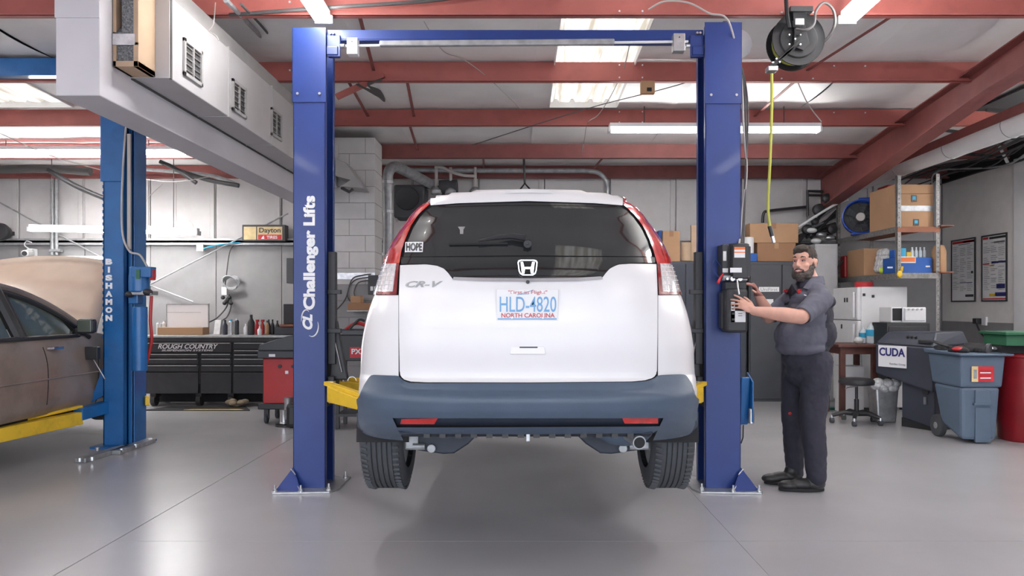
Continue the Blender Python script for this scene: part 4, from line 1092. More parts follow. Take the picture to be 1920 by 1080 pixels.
# nose and belt deck
nz = MB()
nose = []
for iz in range(8):
    z = .34+.66*iz/7
    xr = sx(z,8.76); xl = 2*(SX-SW/2)-xr
    nose.append([Vector((xr+(xl-xr)*t/8, 8.76+.12*math.sin(PI*t/8)*(1-iz/14), z)) for t in range(9)])
nz.grid(nose).build('nose','brown',sd,smooth=2,recalc=False)
MB().box((SX-SW+.1,7.55,.95),(SX-.12,8.7,.99)).build('engine_bay','blackm',sd)
MB().box((SX-SW+.08,4.3,.36),(SX-.08,8.6,.42)).build('underbody','blackm',sd)
MB().box((SX-SW+.1,4.3,.45),(SX-.10,7.5,.92)).build('cabin','interior',sd)
# cabin: pillars, glass, roof
def cab(y, z):   # inward lean of the glasshouse
    return SX-.045-(z-1.06)*.42
bz = 1.07
rl = [(4.2,1.36),(4.8,1.47),(5.5,1.52),(6.2,1.53),(6.55,1.50),(6.9,1.40),(7.2,1.26),(7.45,1.10)]   # roof line
def strip(pts, wd, m, name, par=sd, off=0.0, label=None):
    MB().tube([Vector((cab(y,z)+off,y,z)) for y,z in pts], wd, n=8).build(name, m, par, smooth=1, label=label)
strip(catmull([(y,z,0) for y,z in rl],4) and [(p.x,p.y) for p in catmull([(y,z,0) for y,z in rl],4)], .032, 'brown', 'roof_rail')
strip([(p.x-.02,p.y-.045) for p in catmull([(y,z,0) for y,z in rl],4)], .024, 'black', 'window_frame', off=.004)
def glass(poly, name='side_window'):
    MB().add([Vector((cab(y,z)-.006,y,z)) for y,z in poly],[tuple(range(len(poly)))]).build(name,'carglass',sd,recalc=False)
glass([(6.52,1.09),(7.22,1.09),(7.08,1.27),(6.85,1.38),(6.55,1.47),(6.46,1.48)])
glass([(5.3,1.09),(6.32,1.09),(6.28,1.49),(5.6,1.49),(5.3,1.45)])
strip([(6.42,1.08),(6.36,1.50)], .050, 'black', 'centre_pillar')
strip([(6.52,1.09),(6.46,1.47)], .016, 'black', 'window_frame')
strip([(5.2,1.08),(5.9,1.08),(6.6,1.08),(7.25,1.08)], .018, 'black', 'belt_trim', off=.02)
strip([(7.20,1.08),(7.24,1.12),(7.36,1.10)], .03, 'black', 'mirror_base', off=.01)
roof = []
for t in range(11):
    u = t/10; xr_ = cab(0,1.52); xl_ = 2*(SX-SW/2)-xr_
    roof.append([Vector((xr_+(xl_-xr_)*u, y, z+.04*math.sin(PI*u))) for y,z in rl[:5]])
MB().grid(roof).build('roof','brown',sd,smooth=2,recalc=False)
MB().grid([[Vector((cab(0,z)+((2*(SX-SW/2)-cab(0,z))-cab(0,z))*u, y+.05*math.sin(PI*u), z+.03*math.sin(PI*u))) for y,z in rl[4:]] for u in [k/8 for k in range(9)]]).build('windscreen','carglass',sd,smooth=2,recalc=False)
for (yy, zz) in ((6.68,.5),(7.52,.4)):
    MB().tube([(sx(z,yy)+.0015,yy+ (.04*math.sin((z-.4)*5) if yy < 7 else 0),z) for z in [zz+.05*k for k in range(12) if zz+.05*k < 1.05]], .0035, n=5).build('door_seam','blackm',sd)
MB().tube([(sx(.72,y)+.004,y,.72) for y in (4.3,5.2,6.2,7.0,7.58)],.008,n=6).build('side_moulding','brown',sd)
MB().tube([(sx(.40,y)+.002,y,.42) for y in (4.3,5.2,6.2,7.0,7.58)],.006,n=6).build('sill_line','blackm',sd)
MB().tube([(SX-.02,6.74,.985),(SX+.02,6.76,.985),(SX+.02,6.90,.985),(SX-.02,6.92,.985)],.013,n=8).build('door_handle','chrome',sd,smooth=1,label='bright door handle')
mr = MB().box((SX-.02,7.17,1.10),(SX+.14,7.26,1.24)).build('door_mirror','black',sd,bevel=.03)
MB().box((SX-.0,7.160,1.115),(SX+.125,7.171,1.225)).build('mirror_glass','carglass',mr,bevel=.004)
for wy in (7.95,):
    t = MB().lathe((SX-.26,wy,.50),[(.2,.0),(.28,-.005),(.31,.03),(.31,.17),(.28,.205),(.2,.2)],(1,0,0),n=36,cap=False).build('front_tyre','rubber',sd,smooth=1)
    MB().lathe((SX-.07,wy,.50),[(.2,0),(.19,-.03),(.03,-.01)],(1,0,0),n=24).build('rim','galv',t,smooth=1)
# raised hood
hg = []
for i in range(13):
    u = i/12; X = -4.18-1.5*u
    row = []
    for k in range(9):
        t = k/8; edge = math.sin(PI*u)**.5 if 0 < u < 1 else 0
        row.append(Vector((X, 7.62+.50*t-.06*math.sin(PI*t), 1.10+(.66+.085*edge)*t+ (.04*edge))))
    hg.append(row)
ho = MB().grid(hg).build('hood','hood',sd,smooth=2,recalc=False,solid=.02,label='pale beige raised hood')
MB().tube([(-4.35,8.45,1.0),(-4.5,8.05,1.6)],.006,n=6).build('hood_prop','steel',sd)
# ================================================================= BACK LEFT: TOOL CHEST AND WHAT STANDS ON IT
tc = thing('tool_chest', 'long black tool chest with many drawers against the left back wall', 'tool chest', (-4.3,10.6,0))
TD = 10.45
def q3(x,y,d=TD): return P(x,y,d)
zt = CH+(CY-629)*TD/F; x0 = P(266,0,TD).x; x1 = P(556,0,TD).x
MB().box((x0,TD+.012,.30),(x1,TD+.62,zt-.03)).build('carcass','blackm',tc,bevel=.006)
MB().box((x0,TD+.35,.02),(x1,TD+.55,.31)).build('shade_panel','blackm',tc)  # black panel added to stand in for the shadow under the chest
MB().box((x0-.02,TD-.01,zt-.03),(x1+.02,TD+.64,zt)).build('steel_top','galv',tc,bevel=.004)
def drawer(a, b, y0, y1, lab=None):
    p0, p1 = P(a,y1,TD), P(b,y0,TD)
    o = MB().box((p0.x+.004,TD-.004,p0.z+.004),(p1.x-.004,TD+.02,p1.z-.004)).build('drawer','toolblk',tc,bevel=.004)
    MB().box((p0.x+.02,TD-.018,p1.z-.016),(p1.x-.02,TD-.002,p1.z-.006)).build('pull_rail','galv',o,bevel=.002)
    return o
pbx = [(266,374),(376,434),(437,497),(499,552)]
tr = MB().box((x0,TD-.006,CH+(CY-641)*TD/F),(x1,TD+.02,zt-.035)).build('top_rail','toolblk',tc,bevel=.003)
p0, p1 = P(470,639,TD), P(489,634,TD); MB().box((p0.x,TD-.012,p0.z),(p1.x,TD-.006,p1.z)).build('maker_plate','black',tr,bevel=.002)
big = drawer(266,434,642,661.5)
a, b = P(296,654,TD-.006), P(409,645,TD-.006)
text('ROUGH COUNTRY', b.x-a.x, b.z-a.z, ((a.x+b.x)/2,TD-.007,(a.z+b.z)/2), bold=.02, shear=.3).build('lettering','label',big)
a, b = P(303,658.5,TD-.006), P(400,655.3,TD-.006)
text('SUSPENSION SYSTEMS', b.x-a.x, b.z-a.z, ((a.x+b.x)/2,TD-.007,(a.z+b.z)/2), bold=.01, shear=.3).build('lettering','label',big)
for (a,b) in ((266,372),(376,434)):
    for (y0,y1) in ((663,671),(672,683),(684,697)): drawer(a,b,y0,y1)
for (a,b) in ((437,497),(499,552)):
    for (y0,y1) in ((642,655),(656,663),(664,671),(672,683),(684,697)): drawer(a,b,y0,y1)
for (a,b) in ((266,372),(376,434),(437,497),(499,552)):
    p0, p1 = P(a,738,TD), P(b,699,TD)
    MB().box((p0.x+.004,TD-.004,p0.z),(p1.x-.004,TD+.02,p1.z)).build('cupboard_door','toolblk',tc,bevel=.004)
for x in (290,375,435,500):
    c = P(x,745,TD+.1)
    MB().cyl((c.x-.03,TD+.1,.08),(c.x+.03,TD+.1,.08),.08,n=18).build('castor','black',tc)
    MB().box((c.x-.04,TD+.05,.12),(c.x+.04,TD+.2,.31)).build('castor_fork','black',tc)
    MB().cyl((c.x-.03,TD+.5,.08),(c.x+.03,TD+.5,.08),.08,n=18).build('castor','black',tc)
    MB().box((c.x-.04,TD+.42,.12),(c.x+.04,TD+.54,.31)).build('castor_fork','black',tc)
# mat with yellow edge
mt = thing('floor_mat','black mat with a worn yellow edge in front of the black tool chest','mat',(-4.1,10.3,0))
MB().prism([(-4.9,10.02),(-3.5,10.02),(-3.7,10.42),(-4.7,10.42)],'z',.001,.012).build('mat','blackm',mt)
a, b = FL(352,768), FL(463,768)
MB().prism([(a.x,10.02),(b.x,10.02),(b.x-.06,10.075),(a.x+.08,10.075)],'z',.012,.015).build('yellow_edge','yellow',mt)
c = FL(442,764)
rg = MB()
for k in range(7): rg.ell((c.x-.11+.035*k,c.y+.05*math.sin(k*2.1)+.06,.05+.025*math.sin(k*1.3+.5)),(.055,.06,.035),nu=12,nv=8)
tag(rg.build('rag','clay',smooth=2),'crumpled dusty rag lying before the black tool chest','rag')
MB().tube(catmull([FL(255,766),FL(275,764),FL(292,767)],4),.014,n=8).build('loose_hose','galvd') 
tag(bpy.data.objects['loose_hose'],'short grey hose end lying under the left end of the tool chest','hose')
# things on the chest
def leanbox(name,label,cat,x0_,x1_,y0_,y1_,d,m,dep=.02,tilt=.06,bev=.003):
    a, b = P(x0_,y1_,d), P(x1_,y0_,d); zb = max(a.z, zt+.002)
    mb = MB().hexa([(a.x,d,zb),(b.x,d,zb),(b.x,d+dep,zb),(a.x,d+dep,zb),(a.x,d+tilt,b.z),(b.x,d+tilt,b.z),(b.x,d+dep+tilt,b.z),(a.x,d+dep+tilt,b.z)])
    o = mb.build(name,m,bevel=bev); return tag(o,label,cat)
t = thing('whiteboard','white dry-erase board in a thin frame leaning above the tool chest','board',P(352,629,10.9))
d = 10.92
a, b = P(313,612,d), P(390,571,d)
MB().box((a.x,d,zt+.002),(b.x,d+.012,b.z)).build('board','label',t)
for (u,v) in (((a.x-.012,zt+.002),(a.x,b.z)),((b.x,zt+.002),(b.x+.012,b.z)),((a.x-.012,b.z),(b.x+.012,b.z+.012))):
    MB().box((u[0],d-.005,u[1]),(v[0],d+.018,v[1])).build('frame','galvd',t)
MB().box((a.x,d-.002,CH+(CY-586)*d/F),(b.x-.1,d,CH+(CY-585.4)*d/F)).build('ruled_line','galvd',t)
leanbox('cardboard_box','flat brown carton lying in front of the whiteboard','box',295,380,614,628,10.62,'card',.22,.0)
leanbox('outlet_box','small beige box standing upright right of the whiteboard','box',400,412,600,628,10.75,'galv',.07)
def bottle(name,label,x,ytop,w_,m,capm,d,shape='b',grp=None):
    c = P(x,629,d); H = CH+(CY-ytop)*d/F-zt-.002; r = w_*d/F/2
    t = thing(name,label,'bottle' if shape != 'c' else 'can',(c.x,d,zt+.002),grp)
    if shape == 'b':
        MB().lathe((c.x,d,zt+.002),[(r*.92,0),(r,.01),(r,H*.62),(r*.45,H*.80),(r*.38,H*.86)],n=16).build('body',m,t,smooth=1)
        MB().cyl((c.x,d,zt+.002+H*.86),(c.x,d,zt+.002+H),r*.42,n=12).build('cap',capm,t)
    elif shape == 'c':
        MB().lathe((c.x,d,zt+.002),[(r,0),(r,H*.84),(r*.6,H*.9)],n=16).build('body',m,t,smooth=1)
        MB().cyl((c.x,d,zt+.002+H*.9),(c.x,d,zt+.002+H),r*.55,n=12).build('cap',capm,t)
    else:
        MB().lathe((c.x,d,zt+.002),[(r*.9,0),(r,.02),(r,H*.55),(r*.5,H*.78),(r*.5,H*.84)],n=16).build('body',m,t,smooth=1)
        MB().box((c.x-r*.5,d-.02,zt+H*.84),(c.x+r*.5,d+.05,zt+H)).build('spray_head',capm,t,bevel=.004)
bl = [('dark navy bottle just right of the beige outlet box',422,600,9,'washer','black',10.70,'b'),
 ('silver spray can beside the dark navy bottle',433,599,9,'galv','bluelab',10.62,'c'),
 ('grey spray can with white cap behind the silver can',444,597,8,'locker','white',10.78,'c'),
 ('small white bottle left of the tall black oil jug',461,607,8,'white','white',10.72,'b'),
 ('tall black oil jug in the middle of the bottle row',471,590,13,'black','black',10.66,'b'),
 ('red spray bottle just right of the tall black jug',482,599,8,'redlab','redlab',10.76,'s'),
 ('short white bottle in front of the red spray bottles',487,612,8,'white','white',10.56,'b'),
 ('red and white spray bottle in the bottle row',492,599,8,'redp','redlab',10.78,'s'),
 ('cream coloured bottle right of the red spray bottles',501,601,8,'card','black',10.70,'b'),
 ('black slim bottle, leftmost of the three at the row end',504,599,7,'black','black',10.82,'b'),
 ('black slim bottle, middle of the three at the row end',511,599,7,'black','blackm',10.72,'b'),
 ('black slim bottle, rightmost of the three at the row end',520,601,8,'black','black',10.70,'b'),
 ('little white jar at the left end of the tool chest',296,603,6,'white','galv',10.75,'c'),
 ('little grey jar second from the left end of the chest',302,605,5,'galv','white',10.72,'c'),
 ('small white cup beside the left edge of the whiteboard',307,602,6,'white','white',10.80,'c')]
for l_,x,yt,w_,m_,cm,d,sh in bl: bottle('bottle' if sh != 'c' else 'spray_can',l_,x,yt,w_,m_,cm,d,sh)
# jumper cables by the wall box
leanbox('battery_charger','black battery charger at the right end of the tool chest','charger',531,556,570,608,10.7,'black',.2,.0,.01)
leanbox('storage_case','low dark case under the battery charger','case',514,556,613,629,10.65,'locker',.3,.0,.01)
leanbox('parts_tray','thin reddish tray between the dark case and the battery charger','tray',524,556,608.5,612.5,10.62,'plank',.3,.0)
# cable coil and box on the wall
wc = thing('wall_cable','coiled grey cable with a white outlet box hanging on the left back wall','cable',P(425,560,11.9))
pts=[]
for k in range(60):
    t_=2*PI*k/15; rr=.10+.02*math.sin(k*.9); pts.append(P(434,530,11.93)+Vector((rr*math.cos(t_)*1.15,-.004*k*.3,rr*math.sin(t_))))
MB().tube(pts,.010,n=6).build('coil','galvd',wc,smooth=1)
MB().tube(catmull([P(438,460,11.95),P(430,475,11.93),P(424,520,11.93),P(422,540,11.93)],5),.009,n=6).tube(catmull([P(430,552,11.93),P(425,575,11.9),P(408,595,11.85),P(392,604,11.8)],5),.010,n=6).tube(catmull([P(432,555,11.9),P(433,575,11.9),P(425,595,11.85),P(412,602,11.8)],5),.010,n=6).build('cord','wire',wc,smooth=1)
pbox(415,425,538,553,11.86,.08,'white','outlet_box',wc,.004)
for k in range(6): MB().ell(P(418+3*k,558+3.5*((k*7)%4),11.87),(.035,.03,.03),nu=10,nv=6).build('plug','black',wc,smooth=2)
# sign
sg = thing('light_box_sign','old yellowed sign box with a red strip on the left back wall girt','sign',P(495,452,11.85))
d = 11.78
pbox(454,535,421.5,452,d,.16,'black','case',sg,.006)
pbox(457,480,425,449.5,d-.006,.006,'signy','picture_panel',sg,0)
tp=pbox(482,529,425,449.5,d-.006,.006,'signy','word_panel',sg,0); pbox(484,528,440,449,d-.009,.003,'redlab','red_strip',sg,0)
def stext(s,x0,x1,y0,y1,d,m,par,bold=0,shear=0):
    a,b=P(x0,y1,d),P(x1,y0,d); return text(s,b.x-a.x,b.z-a.z,((a.x+b.x)/2,d,(a.z+b.z)/2),bold=bold,shear=shear).build('lettering',m,par)
stext('Dayton',486,526,427,439,d-.008,'black',sg,.02); stext('TIRES',500,520,442,447.5,d-.011,'label',sg,.02)
MB().prism([(P(490,0,d).x,CH+(CY-448)*d/F),(P(496,0,d).x,CH+(CY-448)*d/F),(P(495,0,d).x,CH+(CY-441.5)*d/F),(P(492.5,0,d).x,CH+(CY-444)*d/F)],'y',d-.011,d-.009).build('mark','label',sg)
# junction box, cctv, round speaker, shelf
tag(pbox(368,381,458,471,11.80,.10,'galv','junction_box',None,.004),'small grey junction box under the girt left of the sign','box')
MB().tube(catmull([P(381,466,11.8),P(400,461,11.82),P(425,457,11.84),P(450,455,11.85)],5),.010,n=6).build('blue_cable','bluelab',bpy.data.objects['junction_box'],smooth=1)
cc = thing('security_camera','white dome security camera on the far left back wall','camera',P(50,474,11.7))
MB().cyl(P(57,475,11.88),P(46,475,11.5),.06,.05,n=20).build('body','white',cc,bevel=.01,smooth=1); MB().cyl(P(46,475,11.51),P(45.6,475.2,11.48),.035,n=16).build('lens','black',cc)
MB().tube(catmull([P(57,468,11.88),P(46,460,11.9),P(50,452,11.9),P(60,455,11.9)],5),.008,n=6).build('lead','white',cc)
MB().box((P(52,0,11.88).x,11.86,CH+(CY-482)*11.88/F),(P(62,0,11.88).x,11.99,CH+(CY-466)*11.88/F)).build('wall_mount','white',cc)
sp = thing('wall_fan','round black wall fan at the left edge of the view','fan',P(2,435,11.7))
c=P(1,435,11.7); MB().lathe(c,[(.10,.12),(.135,.02),(.135,-.03),(.12,-.05),(.03,-.055)],(0,1,0),n=26).build('shell','black',sp,smooth=1)
MB().box((c.x-.03,11.75,c.z-.03),(c.x+.03,11.99,c.z+.03)).build('bracket','black',sp)
sh = thing('wall_shelf','white wall shelf behind the raised pale hood','shelf',P(135,486,11.6))
a,b=P(82,484,11.5),P(196,480,11.5)
MB().box((a.x,11.5,a.z-.02),(b.x,11.98,b.z)).build('board','white',sh,bevel=.004)
MB().box((a.x+.06,11.55,a.z-.13),(b.x,11.9,a.z-.02)).build('dark_tray','blackm',sh)
# tall pipes at left on the wall
pp = thing('wall_pipes','pair of grey vertical pipes on the far left back wall','pipe',P(103,400,11.9))
for x in (98,106): MB().cyl(P(x,315,11.90),P(x,478,11.90),.028,n=12).build('pipe','galvd',pp)
for y in (425,467): pbox(92,112,y,y+5,11.84,.10,'galvd','clip',pp,.003)
# dark debris arms, tubes under the left roof
for i,(p0,p1,r,lab) in enumerate(((P(0,318,11.2),P(170,322,11.2),.06,'dark ribbed pipe running under the roof at far left'),(P(90,318,10.9),P(196,372,10.9),.035,'dark slanting strut under the left roof beside the pale blue column'),(P(300,303,10.8),P(368,343,10.8),.030,'shorter dark slanting tube under the left roof'),(P(330,318,11.0),P(448,348,11.0),.032,'longer dark slanting tube under the left roof'))):
    m_=p0.lerp(p1,.5)+Vector((0,0,.03*(-1)**i))
    tag(MB().tube(catmull([p0,m_,p1],6),r,n=10).build('roof_strut','black' if i else 'wire',smooth=1),lab,'strut')
tag(MB().tube(catmull([P(240,316,11.3),P(330,322,11.2),P(400,330,11.2),P(445,346,11.2)],6),.025,n=8).build('conduit_pipe','galvd',smooth=1),'grey conduit running under the left roof toward the white soffit','pipe')
# ================================================================= RED CART with charcoal top
ct = thing('shop_cart','red parts cart with a charcoal sloping lid, left of the left lift column','cart',(-3.05,9.0,0))
d = 8.95
pbox(493,556,672,757,d,.45,'redp','cabinet',ct,.01)
a,b=P(482,672,d-.06),P(560,658,d-.06)
MB().box((a.x,d-.06,a.z),(b.x,d+.5,b.z)).build('lid_rim','locker',ct,bevel=.012)
a,b=P(482,658,d-.06),P(560,630,d-.06)
MB().prism([(a.x,a.z),(b.x,a.z),(b.x,b.z),(b.x-.13,b.z),(a.x+.02,a.z+.07)],'y',d-.05,d+.48).build('lid','locker',ct,bevel=.012)
pbox(504,516,664,669,d-.065,.006,'label','lid_label',ct,0)
c=P(525,687,d); MB().cyl((c.x,d-.012,c.z),(c.x,d+.004,c.z),.022,n=18).build('port','black',ct); c=P(549,687,d); MB().cyl((c.x,d-.012,c.z),(c.x,d+.004,c.z),.018,n=18).build('port','black',ct)
c=P(538,698,d); MB().box((c.x-.02,d-.01,c.z-.02),(c.x+.02,d,c.z+.02)).build('latch','galv',ct,bevel=.004)
pbox(483,560,757,768,d-.05,.55,'black','base',ct,.01)
for x,y in ((499,d),(550,d),(499,d+.4),(550,d+.4)):
    c=P(x,0,d); MB().cyl((c.x-.015,y+.02,.055),(c.x+.015,y+.02,.055),.055,n=18).build('castor','rubber',ct); MB().box((c.x-.025,y,.06),(c.x+.025,y+.05,P(0,768,d).z)).build('castor_fork','black',ct)
cyl_ = thing('metal_cans','pair of silver cans on the floor under the left lift column edge','cans',(-2.6,8.6,0))
for x,y0,y1 in ((533,794,768),(541,786,745)):
    d=8.75; c=P(x,y0,d); c2=P(x,y1,d)
    MB().lathe((c.x,d,max(0,c.z)+.002),[(.055,0),(.055,.01),(.048,.015),(.048,c2.z-max(0,c.z)-.02),(.054,c2.z-max(0,c.z))],n=20).build('can','steel',cyl_,smooth=1)
MB().cyl((P(537,0,8.75).x,8.75,.0),(P(537,0,8.75).x,8.75,.02),.12,n=24).build('tray','black',cyl_)
# grey wall box left of the column
tag(pbox(537,556,484,531,11.7,.28,'locker','breaker_box',None,.006),'grey breaker box on the back wall beside the left lift column','box')
# ================================================================= BETWEEN LEFT COLUMN AND THE SUV
bx = thing('tool_box','black tool box with a red label behind the left side of the white SUV','tool box',(-1.9,8.6,.6))
d=8.5
pbox(628,740,628,677,d,.45,'black','body',bx,.01); pbox(656,690,651,671,d-.006,.006,'redlab','red_label',bx,0)
stext('PXX',659,688,654,664,d-.009,'label',bx,.03)
pbox(632,735,618,629,d+.02,.4,'toolblk','tray',bx,.01)
MB().tube(catmull([P(648,618,d+.1),P(668,606,d+.08),P(690,612,d+.05),P(700,618,d+.05)],5),.02,n=8).build('hand_tool','redp',bx,smooth=1)
MB().tube(catmull([P(655,618,d+.05),P(672,600,d+.03),P(684,602,d+.03)],5),.014,n=8).build('hand_tool','black',bx,smooth=1)
for (x,y) in ((632,d+.03),(735,d+.03),(632,d+.4),(735,d+.4)):
    c=P(x,0,d); MB().box((c.x-.02,y-.02,.001),(c.x+.02,y+.02,P(0,677,d).z)).build('leg','black',bx,bevel=.003)
MB().box((P(630,0,d).x,d,.14),(P(738,0,d).x,d+.44,.17)).build('lower_shelf','black',bx)
tag(MB().box((-2.6,8.55,.001),(-2.2,8.9,.28)).build('floor_jack','black',bevel=.05),'dark squat jack behind the left yellow lift arm','jack')
wcb = thing('wall_outlet_bank','black outlet plate with looping cords on the white block pier','outlet',P(695,545,9.55))
pbox(690,712,516,552,9.55,.045,'black','plate',wcb,.004)
for (x,y) in ((697,541),(704,541)): pbox(x-2.5,x+2.5,y-4,y+4,9.545,.005,'whitep','socket',wcb,0)
for pl_ in ([(690,520),(668,524),(656,536),(652,556),(660,568)],[(692,526),(672,530),(664,548),(668,560)],[(695,514),(680,516),(660,524),(648,560),(632,580)]):
    MB().tube(catmull([P(x,y,9.54) for x,y in pl_],6),.008,n=6).build('cord','wire',wcb,smooth=1)
t=thing('wall_cartons','two small brown cartons on a bracket on the white block pier','box',P(676,580,9.4))
pbox(652,692,568,582,9.35,.2,'cardd','carton',t,.004); pbox(657,676,555,568,9.36,.18,'card','carton',t,.004); pbox(650,694,582,584,9.34,.255,'galvd','bracket',t,.001)
# lamp like hood bracket under duct end
wv = thing('wall_fan_hood','dark metal scoop hanging on the block pier between left column and car','hood',P(655,330,9.3))
a=P(632,300,9.3)
MB().prism([(a.x,a.z),(P(652,0,9.3).x,CH+(CY-308)*9.3/F),(P(685,0,9.3).x,CH+(CY-355)*9.3/F),(P(640,0,9.3).x,CH+(CY-352)*9.3/F),(P(660,0,9.3).x,CH+(CY-340)*9.3/F),(a.x,CH+(CY-332)*9.3/F)],'y',9.2,9.58).build('scoop','ductg',wv,bevel=.006)
MB().tube([P(640,352,9.25),P(655,360,9.25),P(662,354,9.25)],.018,n=8).build('arm','wire',wv)
# galvanised flue with elbow
fx = thing('exhaust_flue','galvanised flue pipe with an elbow on the back wall behind the SUV','flue',P(727,400,10.6))
pts=[P(728,560,10.4),P(728,420,10.4),P(727,345,10.4),P(729,322,10.42),P(738,313,10.5),P(750,316,10.7),P(775,328,11.0),P(808,345,11.5)]
MB().tube(catmull(pts,5),.072,n=16).build('pipe','galvd',fx,smooth=1)
for y in (345,400,480): MB().cyl(P(727.5,y,10.4),P(727.5,y-6,10.4),.08,n=18).build('joint_band','galv',fx,bevel=.004)
# conduit with a bend and valves
cd = thing('roof_conduit','grey conduit running above the SUV and bending down the back wall','pipe',P(940,320,11.5))
MB().tube(catmull([P(770,319,11.5),P(900,320,11.5),P(1050,320,11.5),P(1108,321,11.5),P(1128,328,11.5),P(1138,345,11.5),P(1139,372,11.5),P(1139,470,11.5)],6),.034,n=10).build('pipe','galvd',cd,smooth=1)
for x in (818,845,891):
    MB().cyl(P(x,314,11.45),P(x,352,11.45),.024,n=10).build('drop_pipe','wirel',cd)
    MB().lathe(P(x,366,11.45),[(.06,0),(.085,.02),(.085,.07),(.04,.12)],n=16).build('valve_bell','galvd',cd,smooth=1)
MB().tube(catmull([P(815,313,11.4),P(830,314,11.4),P(845,322,11.4),P(870,329,11.4),P(891,330,11.4)],5),.022,n=8).build('link_pipe','wirel',cd,smooth=1)
MB().tube([P(982,292,11.0),P(984,345,11.0)],.016,n=8).build('hanger_rod','wire',cd)
MB().tube([P(970,362,10.9),P(984,344,10.95),P(1000,362,10.9)],.015,n=6).build('hanger_rod','blackm',cd)
vf=thing('wall_heater','dark grimy heater unit behind the galvanised flue elbow','heater',P(770,380,11.4))
pbox(738,796,346,408,11.4,.5,'rubber','case',vf,.03)
MB().lathe(P(764,372,11.4),[(.13,-.02),(.17,-.03),(.18,.02)],(0,1,0),n=24).build('fan_ring','black',vf,smooth=1)
for x_ in (742,792): MB().bar(P(x_,408,11.5),P(x_+3,415,11.5),.03,.03).build('bracket','galvd',vf)
MB().cyl(P(824,352,11.5),P(858,350,11.5),.11,n=20).build('motor','rubber',vf,bevel=.01,smooth=1)
MB().bar(P(796,350,11.6),P(826,352,11.6),.05,.05).build('arm','black',vf)
# bundle of cable looped on a purlin
cb = MB()
for k in range(5):
    cb.tube(catmull([P(668+k,158,7.3),P(678+2*k,163+k,7.3),P(700+2*k,172+2*k,7.3),P(721,190-k,7.3),P(712-k*2,170+k,7.3),P(690,160-k,7.3),P(716,148+k,7.3)],5),.009,n=6)
tag(cb.build('cable_bundle','wire',smooth=1),'dark looped cable bundle hanging from a purlin right of the left column','cable')
MB().bar((-1.75,7.38,3.35),(-1.30,7.38,3.56),.05,.05).build('purlin_brace','red',ce)
# wooden junction block
jb = thing('junction_block','yellow wooden block screwed under the purlin near the skylight','block',P(1215,163,7.3))
pbox(1202,1228,151,175,7.25,.06,'card','block',jb,.004); pbox(1213,1222,164,171,7.247,.004,'black','stamp',jb,0)
# wires across the roof
wires=[('long taut wire crossing the roof from mid left to upper right',[P(886,272,8.6),P(1100,204,8.2),P(1330,140,7.8),P(1640,0,6.9)],.005,'wire'),
 ('pale cord dropping from the skylight to the purlins',[P(1186,50,7.0),P(1172,120,7.3),P(1148,175,8.3),P(1122,215,8.8),P(1102,230,8.85),P(1096,260,9.5),P(1090,288,10.3)],.005,'wirel'),
 ('pale hose arching over the right royal blue column',[P(1216,18,5.75),P(1245,3,5.7),P(1290,5,5.65),P(1330,25,5.62),P(1366,40,5.62),P(1388,130,5.85)],.007,'wirel'),
 ('black conduit along the nearest purlin top left',[P(430,28,5.8),P(620,14,5.8),P(800,2,5.8),P(900,-12,5.8)],.014,'wire'),
 ('drooping wire between purlins at the left of the roof',[P(795,40,6.4),P(830,95,7.0),P(870,112,7.3),P(920,150,7.5),P(975,203,8.7)],.004,'wirel'),
 ('short loose wire hanging right of the hose reel',[P(1494,150,7.5),P(1515,195,7.6),P(1540,228,7.7)],.006,'wirel'),
 ('thin wire on the left under the roof by the pale blue column',[P(0,250,9.5),P(120,300,9.8),P(300,340,10.4),P(400,330,11)],.006,'wirel'),
 ('wire loop hanging from the white duct side',[P(404,5,5.6),P(400,45,5.55),P(392,58,5.5),P(404,66,5.5),P(410,76,5.5)],.004,'wirel'),
 ('wire hanging to the low fluorescent strip, left back wall',[P(330,345,11.5),P(330,400,11.2),P(331,426,10.95)],.006,'wirel'),
 ('looping lead above the low fluorescent strip, left back wall',[P(305,345,11.6),P(275,375,11.4),P(272,408,11.2),P(285,425,11.1),P(340,413,11.0),P(358,417,11.0),P(363,428,10.95)],.006,'wirel')]
for l_,pts,r,m_ in wires: tag(MB().tube(catmull(pts,8),r,n=6).build('wire',m_,smooth=1),l_,'wire')
tag(MB().tube(catmull([P(423,0,5.3),P(470,48,6.3),P(547,130,8.6)],8),.018,n=8).build('duct_conduit','galvd',smooth=1),'grey conduit running along the upper edge of the white duct','pipe')
MB().tube(catmull([P(452,8,5.5),P(500,60,6.6),P(547,122,8.6)],8),.010,n=8).build('wire','wire',smooth=1)
tag(bpy.data.objects['wire.010'] if 'wire.010' in bpy.data.objects else bpy.data.objects['wire'],'black wire beside the grey conduit above the white duct','wire')
# ================================================================= BACK RIGHT
lk = thing('wardrobe_locker','charcoal locker with a white name strip behind the mechanic','locker',(3.8,11.0,0))
d=11.0
pbox(1404,1526,490,754.5,d,.55,'locker','body',lk,.01)
for a_,b_ in ((1407,1465),(1467,1524)): 
    dr=pbox(a_,b_,496,748,d-.018,.018,'locker','door',lk,.006)
pbox(1423,1461,538,547,d-.024,.006,'signy' if False else 'whitep','name_strip',lk,0); stext('UniFirst',1426,1458,539.5,545.5,d-.026,'galvd',lk,.01)
pbox(1432,1450,561,574,d-.024,.006,'whitep','notice',lk,0)
gc=thing('tall_cabinet','pale grey tall cabinet between the charcoal locker and the white fridge','cabinet',(4.33,11.1,0))
pbox(1528,1571,457,754,11.0,.5,'galvp','body',gc,.01); pbox(1530,1569,462,750,10.985,.015,'galvp','door',gc,.006)
MB().box((P(1533,0,10.97).x,10.965,1.15),(P(1536,0,10.97).x,10.985,1.40)).build('handle','black',gc)
